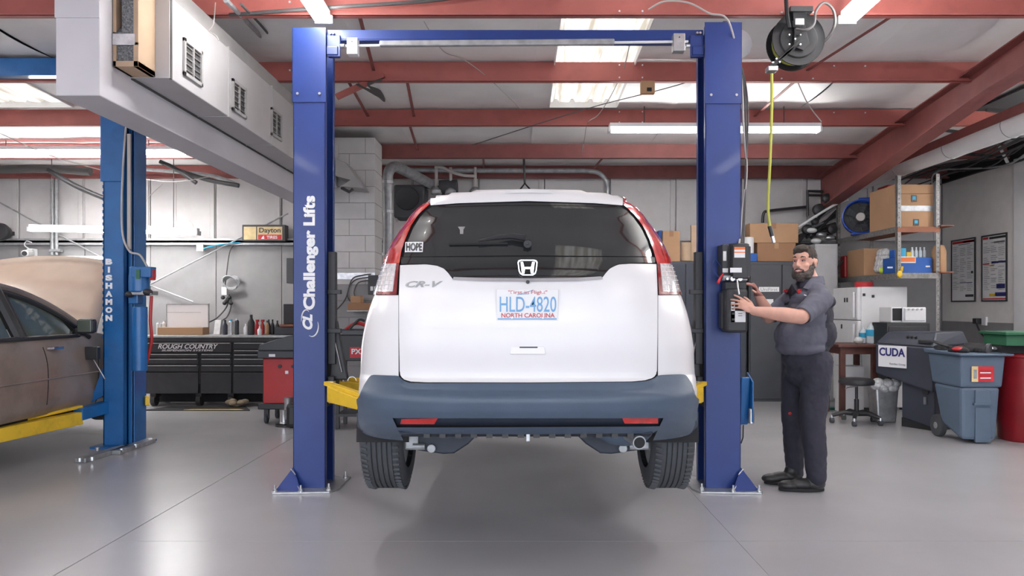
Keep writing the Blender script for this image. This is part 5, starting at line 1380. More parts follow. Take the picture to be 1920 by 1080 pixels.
l2_ = thing('steel_locker','tall dark blue grey locker seen between the SUV and the right column','locker',(2.5,11.0,0))
pbox(1225,1400,490,754.5,d,.55,'locker','body',l2_,.01)
for a_,b_ in ((1228,1284),(1286,1342),(1344,1398)):
    dr=pbox(a_,b_,495,748,d-.018,.018,'washer','door',l2_,.006)
    c=P(b_-8,562,d-.02); MB().box((c.x-.05,d-.03,c.z-.05),(c.x+.02,d-.018,c.z+.05)).build('handle','black',dr,bevel=.004)
def carton(label,x0,x1,y0,y1,d,dep,m='card',lab=None,rot=0):
    a,b=P(x0,y1,d),P(x1,y0,d)
    t=thing('cardboard_box',label,'box',((a.x+b.x)/2,d+dep/2,a.z))
    o=MB().box((a.x,d,a.z),(b.x,d+dep,b.z)).build('carton',m,t,bevel=.004)
    MB().box(((a.x+b.x)/2-.03,d-.002,b.z-.08),((a.x+b.x)/2+.03,d+dep+.002,b.z+.002)).build('tape','cardd' if m=='card' else 'card',t)
    return t
zl=P(0,490,d).z
carton('lower brown carton on the charcoal locker behind the mechanic',1420,1492,455.5,490,11.1,.4,'cardd')
carton('upper brown carton on the charcoal locker, under the hose end',1406,1497,418.5,455,11.1,.45,'card')
carton('tall brown carton on the locker right of the SUV',1243,1275,433,490,11.1,.3,'card')
tag(pbox(1235,1242.3,432,490,11.2,.2,'bluebox','blue_carton',None,.004),'narrow blue carton behind the tall brown carton by the SUV','box')
t=thing('paper_roll','beige paper roll on the locker beside the right column','roll',P(1286,490,11.15)); c=P(1286,490,11.15); MB().cyl((c.x,11.15,c.z+.002),(c.x,11.15,c.z+.27),.075,n=20).build('roll','tan',t,bevel=.006); MB().cyl((c.x,11.15,c.z+.27),(c.x,11.15,c.z+.274),.025,n=14).build('core','cardd',t)
tag(pbox(1296,1312,422,489.5,11.2,.05,'tan','plywood_sheet',None,.003),'upright pale plywood strip beside the paper roll','board')
t=thing('towel_roll','white paper towel roll beside the power unit','roll',P(1407,476,11.02)); c=P(1406,475,11.03); MB().cyl((c.x,11.10,c.z),(c.x,11.10,c.z+.235),.075,n=20).build('roll','whitep',t,bevel=.008)
c2=P(1410,490,11.03); MB().box((c2.x-.10,11.02,c2.z),(c2.x+.07,11.18,c.z)).build('blue_carton','bluebox',t,bevel=.003)
# compressor dryer piping cluster on the back wall
pc = thing('air_line_manifold','tangle of black pipes, valves and hoses on the wall left of the blue fan','pipes',P(1510,410,11.7))
MB().tube(catmull([P(1430,418,11.85),P(1432,400,11.85),P(1445,395,11.85),P(1512,388,11.85)],4),.022,n=8).build('pipe','black',pc,smooth=1)
MB().tube([P(1514,405,11.8),P(1514,358,11.8),P(1558,360,11.8)],.024,n=8).tube([P(1516,366,11.8),P(1558,367,11.8)],.018,n=8).build('pipe','black',pc)
random.seed(3)
for k in range(9):
    p0=P(1490+random.random()*30,440+random.random()*25-k*3,11.6); p1=P(1560+random.random()*14,375+k*9,11.7)
    MB().tube(catmull([p0,p0.lerp(p1,.5)+Vector((0,0,.06*(random.random()-.5))),p1],4),.018+.014*random.random(),n=8).build('pipe',('black','galvd','blackm')[k%3],pc,smooth=1)
for (x,y,r) in ((1535,393,.085),(1513,430,.07),(1550,372,.07),(1528,415,.05),(1560,430,.07)):
    c=P(x,y,11.55); MB().lathe(c,[(r*.4,-.06),(r,-.04),(r,.04),(r*.5,.07)],(0,1,0),n=16).build('valve','black',pc,smooth=1)
for (x,y) in ((1522,432),(1540,440),(1556,446),(1530,452)): MB().ell(P(x,y,11.5),(.08,.06,.04),nu=12,nv=8).build('fitting','white' if x%4 else 'galv',pc,smooth=2)
MB().tube(catmull([P(1497,426,11.45),P(1530,405,11.4),P(1565,384,11.4),P(1590,374,11.3)],6),.018,n=8).build('white_hose','white',pc,smooth=1)
MB().box((P(1495,0,11.6).x,11.55,CH+(CY-462)*11.6/F),(P(1572,0,11.6).x,11.99,CH+(CY-456)*11.6/F)).build('bracket','blackm',pc)
MB().tube(catmull([P(1480,470,11.8),P(1530,472,11.8),P(1570,465,11.7)],5),.018,n=8).build('pipe','galvd',pc,smooth=1)
MB().tube(catmull([P(1600,470,11.4),P(1572,500,11.4),P(1562,530,11.4),P(1573,545,11.3)],5),.013,n=8).build('cord','wire',pc,smooth=1)
# ---------------------------------------------------------------- shelving unit
su = thing('steel_shelving','grey slotted steel shelving with planks above the white fridge','shelving',(5.0,10.6,0))
X0,X1,Y0,Y1=4.74,5.26,9.72,11.55
for (x,y,z0,z1,n_) in ((X0,Y0,1.70,3.0,0),(X1-.03,Y0,.0,3.02,1),(X1-.03,Y1,0,3.0,2),(X0,Y1,0,3.0,3)):
    po=MB().box((x,y,z0),(x+.05,y+.005,z1)).box((x if n_ in(0,3) else x+.045,y,z0),(x+.005 if n_ in (0,3) else x+.05,y+.05,z1)).build('post','shelfm',su)
    hm=MB(); z=z0+.05
    while z<z1: hm.cyl((x+.025,y-.002,z),(x+.025,y,z),.006,n=6); z+=.06
    hm.build('slot','blackm',po)
for z in (2.335,1.755):
    s_=MB().box((X0+.005,Y0+.006,z),(X1+.02,Y1,z+.02)).build('shelf','plank',su)
    MB().box((X0-.002,Y0+.05,z-.05),(X0+.003,Y1,z+.022)).build('shelf_lip','shelfm',s_); MB().box((X0,Y0-.004,z-.05),(X1+.02,Y0,z+.01 if z > 2 else z+.02)).build('shelf_lip','shelfm' if z<2 else 'plank',s_)
    MB().box((X1,Y0-.06,z+.02),(X1+.16,Y0+.5,z+.035)).build('plank_end','plank',s_)
ty=MB().ell(P(1687,514,9.70),(.035,.02,.045)); ty.cyl(P(1690,509,9.70),P(1692,500,9.71),.016,n=8)
tag(ty.build('yellow_tag','yellow',smooth=2),'bright yellow tag hanging at the foot of the front shelving post','tag')
# big box
bb=thing('large_carton','large brown carton with tape band on the top shelf','box',(5.0,10.1,2.36))
a=MB().box((4.755,9.80,2.357),(5.24,10.52,2.90)).build('carton','card',bb,bevel=.006)
MB().box((4.76,9.795,2.56),(5.235,9.80,2.63)).build('tape_band','galvd',bb); MB().box((4.75,9.79,2.78),(5.245,9.80,2.785)).build('flap_edge','cardd',bb)
for (x,y) in ((1714,372),(1718,417)): pbox(x-5,x+5,y-6,y+6,9.79,.006,'black','sticker',bb,0); pbox(x-3,x+3,y-4,y+2,9.787,.003,'bluelab','sticker_print',bb,0)
tag(MB().box((4.85,10.2,2.902),(5.0,10.5,2.96)).build('red_case','redp',bevel=.01),'small red case on top of the large carton','case')
bf=thing('barrel_fan','blue round barrel blower fan on the top shelf','fan',(4.86,11.0,2.36))
c=Vector((4.735,10.75,2.60))
RF=lambda mb: mb.rotz(-.36,c)
RF(MB().lathe((c.x,c.y,c.z),[(.235,0),(.24,-.01),(.225,-.015),(.215,0),(.215,.22),(.235,.23),(.24,0)],(0,1,0),n=40,cap=False)).build('shell','fanblue',bf,smooth=1)
RF(MB().cyl((c.x,c.y+.18,c.z),(c.x,c.y+.19,c.z),.214,n=40)).build('back_grille','black',bf)
RF(MB().cyl((c.x,c.y+.0,c.z),(c.x,c.y+.10,c.z),.060,n=20)).build('hub','wirel',bf,bevel=.006)
for k in range(5):
    an=2*PI*k/5; u=Vector((math.cos(an),0,math.sin(an))); v=Vector((-math.sin(an),0,math.cos(an)))
    q=[c+Vector((0,.05,0))+u*.05-v*.02,c+Vector((0,.08,0))+u*.05+v*.03,c+Vector((0,.09,0))+u*.19+v*.07,c+Vector((0,.045,0))+u*.20-v*.03]
    RF(MB().add(q,[(0,1,2,3)])).build('blade','rubber',bf,solid=.006,recalc=False)
gr=MB()
for rr in (.07,.11,.15,.19): gr.tube([c+Vector((rr*math.cos(t),-.005,rr*math.sin(t))) for t in [2*PI*k/30 for k in range(31)]],.003,n=4)
for k in range(12): gr.tube([c+Vector((.06*math.cos(k*PI/6),-.006,.06*math.sin(k*PI/6))),c+Vector((.215*math.cos(k*PI/6),-.006,.215*math.sin(k*PI/6)))],.0025,n=4)
RF(gr).build('front_grille','rubber',bf)
RF(MB().box((c.x-.03,c.y+.02,2.80),(c.x+.16,c.y+.2,2.87))).build('motor_box','fanblue',bf,bevel=.02)
RF(MB().box((c.x-.12,c.y+.02,2.357),(c.x+.12,c.y+.2,2.385))).build('foot','fanblue',bf,bevel=.004)
# lower shelf things
zs1=1.777
def sbox(name,label,cat,x0,x1,y0,z1,y1,m,bev=.005):
    return tag(MB().box((x0,y0,zs1),(x1,y1,z1)).build(name,m,bevel=bev),label,cat)
sbox('cardboard_box','tan carton at the back left of the lower shelf','box',4.78,5.1,10.75,2.16,11.3,'card')
bbx=thing('printed_carton','long blue printed carton with an orange label on the lower shelf','box',(5.0,9.9,zs1))
MB().box((4.76,9.80,zs1),(5.225,10.15,1.975)).build('carton','bluebox',bbx,bevel=.004)
pbox(1687,1717,481,493,9.793,.006,'label','label_panel',bbx,0); pbox(1688,1716,482.5,491,9.789,.004,'orange','orange_label',bbx,0); stext('MOTOR OIL',1690,1713,484,489.5,9.786,'label',bbx,.02) if False else None
pbox(1664,1674,500,503,9.793,.006,'label','small_print',bbx,0); pbox(1736,1744,498,501,9.793,.006,'label','small_print',bbx,0)
bg_=MB()
for k in range(12): bg_.ell((4.80+.012*(k%4)+.01,10.25+.07*(k//4),zs1+.08+.07*((k*5)%4)),(.055,.07,.06),nu=10,nv=7)
tag(bg_.build('plastic_bag','bag',smooth=2),'clear plastic bag with white wrapping on the lower shelf','bag')
tag(MB().ell((4.795,10.2,zs1+.052),(.05,.08,.05)).build('lime_bag','lime',smooth=2),'lime green packet at the bottom of the clear plastic bag','packet')
for i,(x,m_,h_,l_) in enumerate(((4.775,'bluebox',.10,'dark blue packet stacked on the left of the blue carton'),(4.86,'bluelab',.12,'cyan packet on the blue printed carton'),(4.93,'yellow',.07,'small yellow packet on the blue printed carton'))):
    tag(MB().box((x,9.86,1.977),(x+.065,10.0,1.977+h_)).build('packet',m_,bevel=.006),l_,'packet')
for k in range(4):
    t=thing('water_bottle',('leftmost','second from left','third from left','rightmost')[k]+' of the four small clear water bottles on the blue carton','bottle',(5.03+.052*k,9.92,1.977),'small bottles on the blue carton')
    MB().lathe((5.03+.052*k,9.92,1.977),[(.02,0),(.022,.01),(.022,.08),(.010,.11),(.010,.12)],n=12).build('body','water',t,smooth=1); MB().cyl((5.03+.052*k,9.92,2.097),(5.03+.052*k,9.92,2.112),.011,n=10).build('cap','white',t)
br=thing('paper_bag','brown paper bag roll on the plank end of the lower shelf','bag',(5.35,9.85,1.79))
MB().lathe((5.33,9.84,1.795),[(.085,0),(.085,.26),(.06,.33),(.05,.335)],n=12).build('bag','card',br,smooth=1); MB().cyl((5.33,9.84,2.125),(5.33,9.84,2.132),.045,n=12).build('fold','cardd',br)
tag(MB().box((4.76,11.34,1.777),(4.9,11.5,2.1)).build('red_canister','redp',bevel=.02),'dull red canister at the far left end of the lower shelf','canister')
# ---------------------------------------------------------------- fridge
fr=thing('fridge','white top-freezer fridge under the steel shelving','fridge',(4.74,10.5,0))
MB().box((4.46,10.1,.03),(5.06,10.9,1.61)).build('cabinet','white',fr,bevel=.012)
for z0,z1 in ((.06,1.165),(1.175,1.605)):
    o=MB().box((4.41,10.105,z0),(4.46,10.895,z1)).build('door','white',fr,bevel=.012)
    MB().bar((4.385,10.16,z0+(.45 if z0<1 else .03)),(4.385,10.16,z1-(.04 if z0<1 else .06)),.03,.025,up=(0,1,0)).build('handle','white',o,bevel=.008)
for (x,y,s_) in ((4.405,10.5,1.44),(4.405,10.42,1.44),(4.405,10.6,1.08)): MB().box((x,y-.02,s_-.03),(x+.005,y+.02,s_+.03)).build('magnet','black',fr,bevel=.003)
for (x,y) in ((1620,553),(1637,556)): c=P(x,y,10.09); MB().box((c.x-.015,10.09,c.z-.015),(c.x+.02,10.1,c.z+.02)).build('magnet','black',fr,bevel=.003)
for (x,y) in ((4.5,10.15),(5.0,10.15),(4.5,10.85),(5.0,10.85)): MB().cyl((x,y,0),(x,y,.035),.02,n=8).build('foot','black',fr)
t=thing('round_tin','round red lidded tin on top of the white fridge','tin',(4.6,10.3,1.61)); MB().lathe((4.60,10.35,1.612),[(.11,0),(.115,.05),(.11,.052)],n=26).build('tin','redlab',t,smooth=1); MB().lathe((4.60,10.35,1.664),[(.118,0),(.118,.012),(.10,.018)],n=26).build('lid','redp',t,smooth=1)
# teal post behind the mechanic
tp=thing('teal_press_frame','teal steel frame leg just behind the mechanic','press',(4.1,10.3,0))
MB().box((4.02,10.30,0.03),(4.10,10.36,.95)).build('leg','teal',tp,bevel=.004); MB().box((3.98,10.1,0),(4.14,10.5,.03)).build('foot','teal',tp,bevel=.004); MB().box((3.9,10.3,.95),(4.14,10.36,1.02)).build('cross_bar','teal',tp,bevel=.004)
# ---------------------------------------------------------------- wooden table, bottles, microwave
tb=thing('side_table','dark reddish wooden table in front of the white fridge','table',(4.4,9.6,0))
ztab=P(0,646,9.45).z
MB().box((3.88,9.42,ztab-.035),(4.40,10.05,ztab)).build('table_top','wood',tb,bevel=.005)
for (x,y) in ((3.92,9.46),(4.31,9.46),(3.92,9.95),(4.31,9.95)): MB().box((x,y,0),(x+.065,y+.055,ztab-.035)).build('leg','wood',tb,bevel=.004)
MB().box((3.98,9.47,ztab-.12),(4.31,9.49,ztab-.035)).build('apron','wood',tb); MB().box((3.93,9.5,ztab-.12),(3.95,9.95,ztab-.035)).build('apron','wood',tb)
def wb_(label,x,d,r,H):
    c=P(x,0,d); t=thing('water_bottle',label,'bottle',(c.x,d,ztab))
    MB().lathe((c.x,d,ztab+.002),[(r*.9,0),(r,.02),(r*.95,H*.3),(r,H*.35),(r,H*.65),(r*.8,H*.78),(r*.3,H*.92),(r*.28,H*.95)],n=18).build('body','water',t,smooth=1)
    MB().cyl((c.x,d,ztab+.002+H*.95),(c.x,d,ztab+.002+H),r*.32,n=12).build('cap','white',t)
    MB().lathe((c.x,d,ztab+.002),[(r*1.02,H*.34),(r*1.02,H*.64)],n=18).build('label_band','bluelab',t,smooth=1)
wb_('large clear water bottle with a blue band on the wooden table',1636,9.7,.075,.27); wb_('smaller water bottle left of the large one on the table',1619,9.85,.055,.20)
tag(MB().ell((P(1610,0,9.6).x,9.6,ztab+.045),(.06,.06,.045)).build('wrapping','bag',smooth=2),'crumpled clear wrapping at the left of the wooden table','wrapping')
mc=thing('toaster_oven','white toaster oven with a dark door on a dark stand','oven',(4.7,9.3,1.1))
a,b=P(1671,605,9.3),P(1737,576,9.3)
MB().box((a.x,9.3,a.z),(b.x,9.62,b.z)).build('case','white',mc,bevel=.012); pbox(1674,1694,578,601,9.288,.012,'blackm','glass_door',mc,.004); pbox(1697,1735,578,601,9.29,.01,'white','control_panel',mc,.004)
for x in (1704,1712,1720,1728): c=P(x,580,9.285); MB().cyl((c.x,9.275,c.z),(c.x,9.29,c.z),.012,n=12).build('knob','galv',mc)
pbox(1692,1696,577,603,9.27,.02,'steel','door_handle',mc,.003)
st=thing('dark_stand','black stand holding the white toaster oven','stand',(4.7,9.45,0))
MB().box((P(1662,0,9.3).x,9.28,.45),(P(1742,0,9.3).x,9.68,a.z-.002)).build('cabinet','black',st,bevel=.006)
pbox(1667,1739,612,630,9.27,.01,'toolblk','drawer',st,.003)
for (x,y) in ((4.45,9.32),(4.86,9.32),(4.45,9.62),(4.86,9.62)): MB().box((x,y,0),(x+.04,y+.04,.45)).build('leg','black',st)
# ---------------------------------------------------------------- stool
so_=thing('rolling_stool','black round padded stool on a five-armed castor base','stool',(3.98,9.0,0))
c=FL(1613,780); c=Vector((P(1606,0,8.95).x,8.95,0)); zs_=P(0,716,8.95).z
MB().lathe((c.x,c.y,zs_-.035),[(.15,0),(.19,.008),(.197,.035),(.19,.062),(.165,.075),(.0,.080)],n=36).build('seat','black',so_,smooth=1)
MB().cyl((c.x,c.y,.10),(c.x,c.y,.28),.026,n=14).cyl((c.x,c.y,.28),(c.x,c.y,zs_-.03),.016,n=12).build('gas_lift','black',so_)
MB().tube([(c.x,c.y-.02,zs_-.05),(c.x-.12,c.y-.04,zs_-.06),(c.x-.15,c.y-.05,zs_-.075)],.006,n=6).build('lever','steel',so_)
for k in range(5):
    an=2*PI*k/5+.45; e=c+Vector((math.cos(an)*.27,math.sin(an)*.27,0))
    MB().tube([(c.x,c.y,.115),(c.x+math.cos(an)*.14,c.y+math.sin(an)*.14,.125),(e.x,e.y,.085)],.022,n=10,rs=[.034,.028,.020]).build('base_arm','black',so_,smooth=1)
    o=MB().cyl((e.x-.022,e.y,.03),(e.x+.022,e.y,.03),.030,n=16).build('castor','rubber',so_,bevel=.004); MB().cyl((e.x,e.y,.04),(e.x,e.y,.09),.014,n=8).build('castor_stem','steel',so_)
# white box under the table & plastic bin with bag
tag(MB().box((4.06,9.75,.012),(4.34,9.98,.60)).build('white_carton','white',bevel=.01),'white upright carton under the wooden table','box')
pbn=thing('clear_waste_bin','clear plastic bin with a white liner bag between stool and navy washer','bin',(4.15,8.8,0))
a=FL(1660,793)
MB().hexa([(4.16,8.99,0),(4.38,8.99,0),(4.38,9.20,0),(4.16,9.20,0),(4.13,8.97,.42),(4.40,8.97,.42),(4.40,9.23,.42),(4.13,9.23,.42)]).build('bin','galv',pbn,bevel=.02)
bm_=MB()
for k in range(9): bm_.ell((4.15+.028*k,9.02+.08*((k*3)%3),.43+.035*math.sin(k*1.7)),(.07,.08,.055),nu=12,nv=8)
bm_.build('liner_bag','bag',pbn,smooth=2)
# ---------------------------------------------------------------- parts washer
pw=thing('parts_washer','dark navy parts washer cabinet with a white badge, right of the fridge','parts washer',(4.5,8.7,0))
D1=8.30
def W(x,y,d): p=P(x,y,d); return (p.x,p.y,p.z)
A0=P(1643,0,8.95).x; A1=P(1757,0,8.25).x
# plan: left front face runs from (A0,8.95) to (A1,8.2); right face goes back
fL=Vector((A0,8.98,0)); fR=Vector((A1-.0,8.34,0)); dr_=(fR-fL).normalized(); nb=Vector((-dr_.y,dr_.x,0)); 
if nb.y<0: nb=-nb
bkL=fL+nb*.64; bkR=fR+nb*.64
zb,zt2,ztop=.52,.93,1.06
def lp(p,z): return (p.x,p.y,z)
i1=.10
MB().hexa([lp(fL,zb+.06),lp(fR,zb-.10),lp(bkR,zb-.05),lp(bkL,zb),lp(fL,zt2),lp(fR,zt2-.02),lp(bkR,zt2),lp(bkL,zt2)]).build('tank','washer',pw,bevel=.02)
MB().hexa([lp(fL,zt2),lp(fR,zt2-.02),lp(bkR,zt2),lp(bkL,zt2),lp(fL+dr_*.06+nb*.14,ztop),lp(fR-dr_*.06+nb*.14,ztop+.01),lp(bkR-dr_*.04-nb*.05,ztop+.02),lp(bkL-nb*.05+dr_*.04,ztop)]).build('lid','washer',pw,bevel=.02)
b0=fL+dr_*.30+nb*.06; b1=fR-dr_*.02+nb*.06
MB().hexa([lp(b0,.10),lp(b1,.02),lp(b1+nb*.55,.03),lp(b0+nb*.55,.10),lp(b0,zb+.02),lp(b1,zb-.06),lp(b1+nb*.55,zb),lp(b0+nb*.55,zb)]).build('pump_housing','washer',pw,bevel=.015)
MB().hexa([lp(b0,0),lp(b1,0),lp(b1+nb*.55,0),lp(b0+nb*.55,0),lp(b0,.10),lp(b1,.03),lp(b1+nb*.55,.03),lp(b0+nb*.55,.10)]).build('skid','blackm',pw)
lc_=fL+dr_*.235-nb*.012; 
pl_=quad((lc_.x,lc_.y,.785),.36,.245,right=dr_,t=.006).build('badge','label',pw)
text('CUDA',.33,.095,(lc_.x-nb.x*.006,lc_.y-nb.y*.006,.835),right=dr_,bold=.03).build('lettering','navytxt',pl_)
text('Karcher Group',.20,.03,(lc_.x-nb.x*.006+dr_.x*.07,lc_.y-nb.y*.006+dr_.y*.07,.70),right=dr_).build('lettering','galvd',pl_)
quad((lc_.x-nb.x*.005,lc_.y-nb.y*.005,.785),.345,.004,right=dr_).build('badge_line','galvd',pl_) if False else None
cpn=fL+dr_*.30+nb*.05
MB().hexa([lp(cpn,.955),lp(cpn+dr_*.2,.952),lp(cpn+dr_*.2+nb*.08,1.03),lp(cpn+nb*.08,1.03),lp(cpn-nb*.01,.962),lp(cpn+dr_*.2-nb*.01,.960),lp(cpn+dr_*.2+nb*.07,1.04),lp(cpn+nb*.07,1.04)]).build('control_panel','label',pw)
for k in range(3): q_=cpn+dr_*(.07+.05*k)+nb*.03; MB().cyl(lp(q_,.99),lp(q_-nb*.02,1.02),.014,n=12).build('knob','black',pw)
hp_=fL+dr_*.62+nb*.03; MB().bar(lp(hp_-dr_*.08,.97),lp(hp_+dr_*.08,.965),.05,.04).build('lid_handle','black',pw,bevel=.01)
q_=b0+dr_*.3-nb*.02; MB().cyl(lp(q_,.42),lp(q_+nb*.03,.42),.04,n=16).build('drain_cap','black',pw,bevel=.004); MB().bar(lp(q_,.36),lp(q_,.28),.02,.02).build('drain_tap','galvd',pw)
# ---------------------------------------------------------------- rollout bin
rb=thing('rollout_bin','tall grey blue wheeled rubbish bin with a red label','bin',(5.1,7.9,0))
D2=7.62; xL,xR=P(1803,0,D2).x,P(1868,0,D2).x; zt3=P(0,667,D2).z; tL,tR=P(1797,0,D2).x,P(1880,0,D2).x
zm=P(0,725,D2).z; mL,mR=P(1800,0,D2).x,P(1874,0,D2).x
MB().hexa([(xL,D2,.03),(xR,D2,.03),(xR,D2+.45,.03),(xL,D2+.38,.16),(mL,D2-.02,zm),(mR,D2-.02,zm),(mR,D2+.50,zm),(mL-.0,D2+.50,zm)]).build('lower_body','binb',rb,bevel=.035)
MB().hexa([(mL-.01,D2-.03,zm-.005),(mR+.01,D2-.03,zm-.005),(mR+.01,D2+.52,zm-.005),(mL-.0,D2+.52,zm-.005),(tL-.0,D2-.05,zt3),(tR,D2-.05,zt3),(tR+.02,D2+.54,zt3),(tL-.02,D2+.54,zt3)]).build('upper_body','binb',rb,bevel=.02)
MB().hexa([(tL-.03,D2-.09,zt3),(tR+.05,D2-.09,zt3),(tR+.05,D2+.57,zt3),(tL-.04,D2+.57,zt3),(tL-.04,D2-.10,zt3+.02),(tR+.06,D2-.10,zt3+.02),(tR+.05,D2+.58,zt3+.045),(tL-.05,D2+.58,zt3+.045)]).build('rim','binb',rb,bevel=.01)
pbox(1829,1858,731,757,D2-.034,.03,'binb','grip_recess',rb,.008); pbox(1827,1861,756,760,D2-.045,.04,'binb','rib',rb,.003); pbox(1829,1858,764,830,D2-.02,.03,'binb','panel_rib',rb,.006)
lbp=pbox(1823,1864,687,716,D2-.052,.012,'redlab','label',rb,0)
pbox(1822,1834,687,716,D2-.055,.003,'signy','label_side',lbp,0); pbox(1826,1832,693,710,D2-.058,.003,'galvd','label_figure',lbp,0); stext('BRUTE',1836,1860,696,706,D2-.054,'label',lbp,.02) if False else None
for k in range(4): pbox(1838,1858,693+k*5,695+k*5,D2-.055,.003,'label' if k%2 else 'redp','label_line',lbp,0)
for x in (xL+.01,xR+.03): o=MB().cyl((x-.03,D2+.44,.115),(x+.03,D2+.44,.115),.115,n=26).build('wheel','rubber',rb,bevel=.008); MB().cyl((x-.034,D2+.44,.115),(x+.034,D2+.44,.115),.035,n=14).build('hub','galvd',o)
# clutter on the bin
cl=thing('spotlight_lamp','black cylindrical lamp body lying on the rubbish bin','lamp',(5.0,7.8,zt3+.05))
a=Vector(W(1808,652,7.85)); b=Vector(W(1852,657,7.70))
MB().cyl(a,b,.055,.068,n=20).build('body','black',cl,bevel=.01,smooth=1); MB().cyl(b,b+(b-a).normalized()*.02,.072,n=20).build('rim','rubber',cl); 
MB().tube(catmull([a,Vector(W(1780,650,7.9)),Vector(W(1750,640,8.1))],4),.014,n=8).build('lead','black',cl,smooth=1)
ct_=MB(); random.seed(5)
for k in range(14): 
    c=Vector((tL+.04+random.random()*.36,D2+.05+random.random()*.5,zt3+.045)); ct_.ell(c,(.05+.03*random.random(),.06,.02+.025*random.random()),nu=9,nv=6)
tag(ct_.build('waste_pile','blackm',smooth=0,kind='stuff'),'dark rubbish heaped in the mouth of the wheeled bin','rubbish')
tag(MB().ell((tL+.06,D2+.10,zt3+.06),(.07,.05,.025),nu=12,nv=8).build('red_cloth','redp',smooth=2),'small red cloth on the edge of the wheeled bin','cloth')
ft=MB()
for k in range(12): ft.ell((tR-.12+.05*k*.6,D2+.25+.06*math.sin(k*2),zt3+.06),(.05,.07,.022),nu=9,nv=6)
tag(ft.build('plastic_wrap','foil',smooth=0),'crumpled silvery wrap between the wheeled bin and the red drum','wrap')
rd=thing('red_drum','dark red drum bin at the right edge of the view','drum',(5.35,7.65,0))
rx_=P(1924,0,7.75).x+.10; MB().lathe((rx_,7.85,0),[(.27,0),(.28,.02),(.31,.45),(.315,.45),(.32,.84),(.335,.85),(.335,.87),(.30,.88)],n=40).build('body','redbin',rd,smooth=1); MB().lathe((rx_,7.85,.862),[(.30,0),(.02,.012)],n=30).build('lid','redp',rd,smooth=1)
gt=thing('green_tote','green plastic tote on top of the red drum','tote',(5.5,7.9,.9))
zg=P(0,648,7.7).z; g0_,g1_=P(1874,0,7.7).x,P(1960,0,7.7).x; zg1=P(0,622,7.7).z
MB().box((g0_+.02,7.62,zg),(g1_,8.0,zg1-.03)).build('tub','green',gt,bevel=.01); MB().box((g0_-.01,7.58,zg1-.03),(g1_+.02,8.04,zg1)).build('rim','green',gt,bevel=.006)
MB().box((g0_+.02,7.7,.885),(g1_,7.95,zg-.002)).build('tray_pad','blackm',gt)
# ---------------------------------------------------------------- right wall posters, outlet
def poster(label,d0,d1,ztop_,zbot,lines):
    t=thing('poster',label,'poster',(RW,(d0+d1)/2,zbot))
    x=RW-.004
    MB().box((x-.008,d0,zbot),(x,d1,ztop_)).build('sheet','whitep',t)
    f_=MB(); e=.02
    for a_,b_ in (((d0-e,zbot-e),(d1+e,zbot)),((d0-e,ztop_),(d1+e,ztop_+e)),((d0-e,zbot),(d0,ztop_)),((d1,zbot),(d1+e,ztop_))): f_.box((x-.016,a_[0],a_[1]),(x,b_[0],b_[1]))
    f_.build('frame','black',t)
    pr=dict(); 
    for (u0,u1,v0,v1,m_) in lines:
        pr.setdefault(m_,MB()).box((x-.0105,d1-(d1-d0)*u1,ztop_-(ztop_-zbot)*v1),(x-.008,d1-(d1-d0)*u0,ztop_-(ztop_-zbot)*v0))
    for m_,mb in pr.items(): mb.build('print',m_,t)
random.seed(11)
def body(n,c0=.08):
    L=[]
    for k in range(n):
        for (a_,b_) in ((.05,.33),(.37,.64),(.68,.95)):
            v=c0+.02+(.84-c0)*k/n
            if random.random()<.85: L.append((a_,a_+(b_-a_)*(.5+.5*random.random()),v,v+.008,'galvd'))
    return L
poster('framed notice poster on the right wall, further and lower one',11.12,11.70,2.33,1.44,[(.02,.98,.01,.05,'redlab'),(.5,.98,.02,.045,'navytxt'),(.3,.8,.065,.075,'black'),(.35,.9,.70,.71,'navytxt'),(.6,.95,.90,.94,'black'),(.85,.93,.52,.56,'black')]+body(26))
poster('framed notice poster on the right wall, nearer and taller one',10.40,10.93,2.33,1.44,[(.02,.25,.01,.045,'redlab'),(.3,.98,.015,.05,'black'),(.5,.95,.09,.12,'galvd'),(.4,.98,.40,.43,'navytxt'),(.02,.3,.42,.44,'redlab'),(.3,.5,.45,.47,'yellow'),(.6,.95,.75,.82,'navytxt'),(.3,.6,.9,.94,'yellow'),(.55,.98,.88,.94,'navytxt'),(.02,.98,.97,.99,'redlab')]+body(26))
ol=thing('wall_outlet','white wall outlet with a black plug and cord on the right wall','outlet',(RW,10.9,1.1))
c=P(1840,602,10.98); MB().box((RW-.03,10.83,c.z-.06),(RW,10.93,c.z+.06)).build('plate','white',ol,bevel=.004); MB().box((RW-.09,10.95,c.z-.04),(RW-.006,11.05,c.z+.04)).build('plug','black',ol,bevel=.01)
MB().tube(catmull([(RW-.08,10.98,c.z),(RW-.10,10.8,c.z-.18),(RW-.10,10.4,c.z-.36),(RW-.08,10.1,c.z-.45)],6),.013,n=8).build('cord','black',ol,smooth=1)
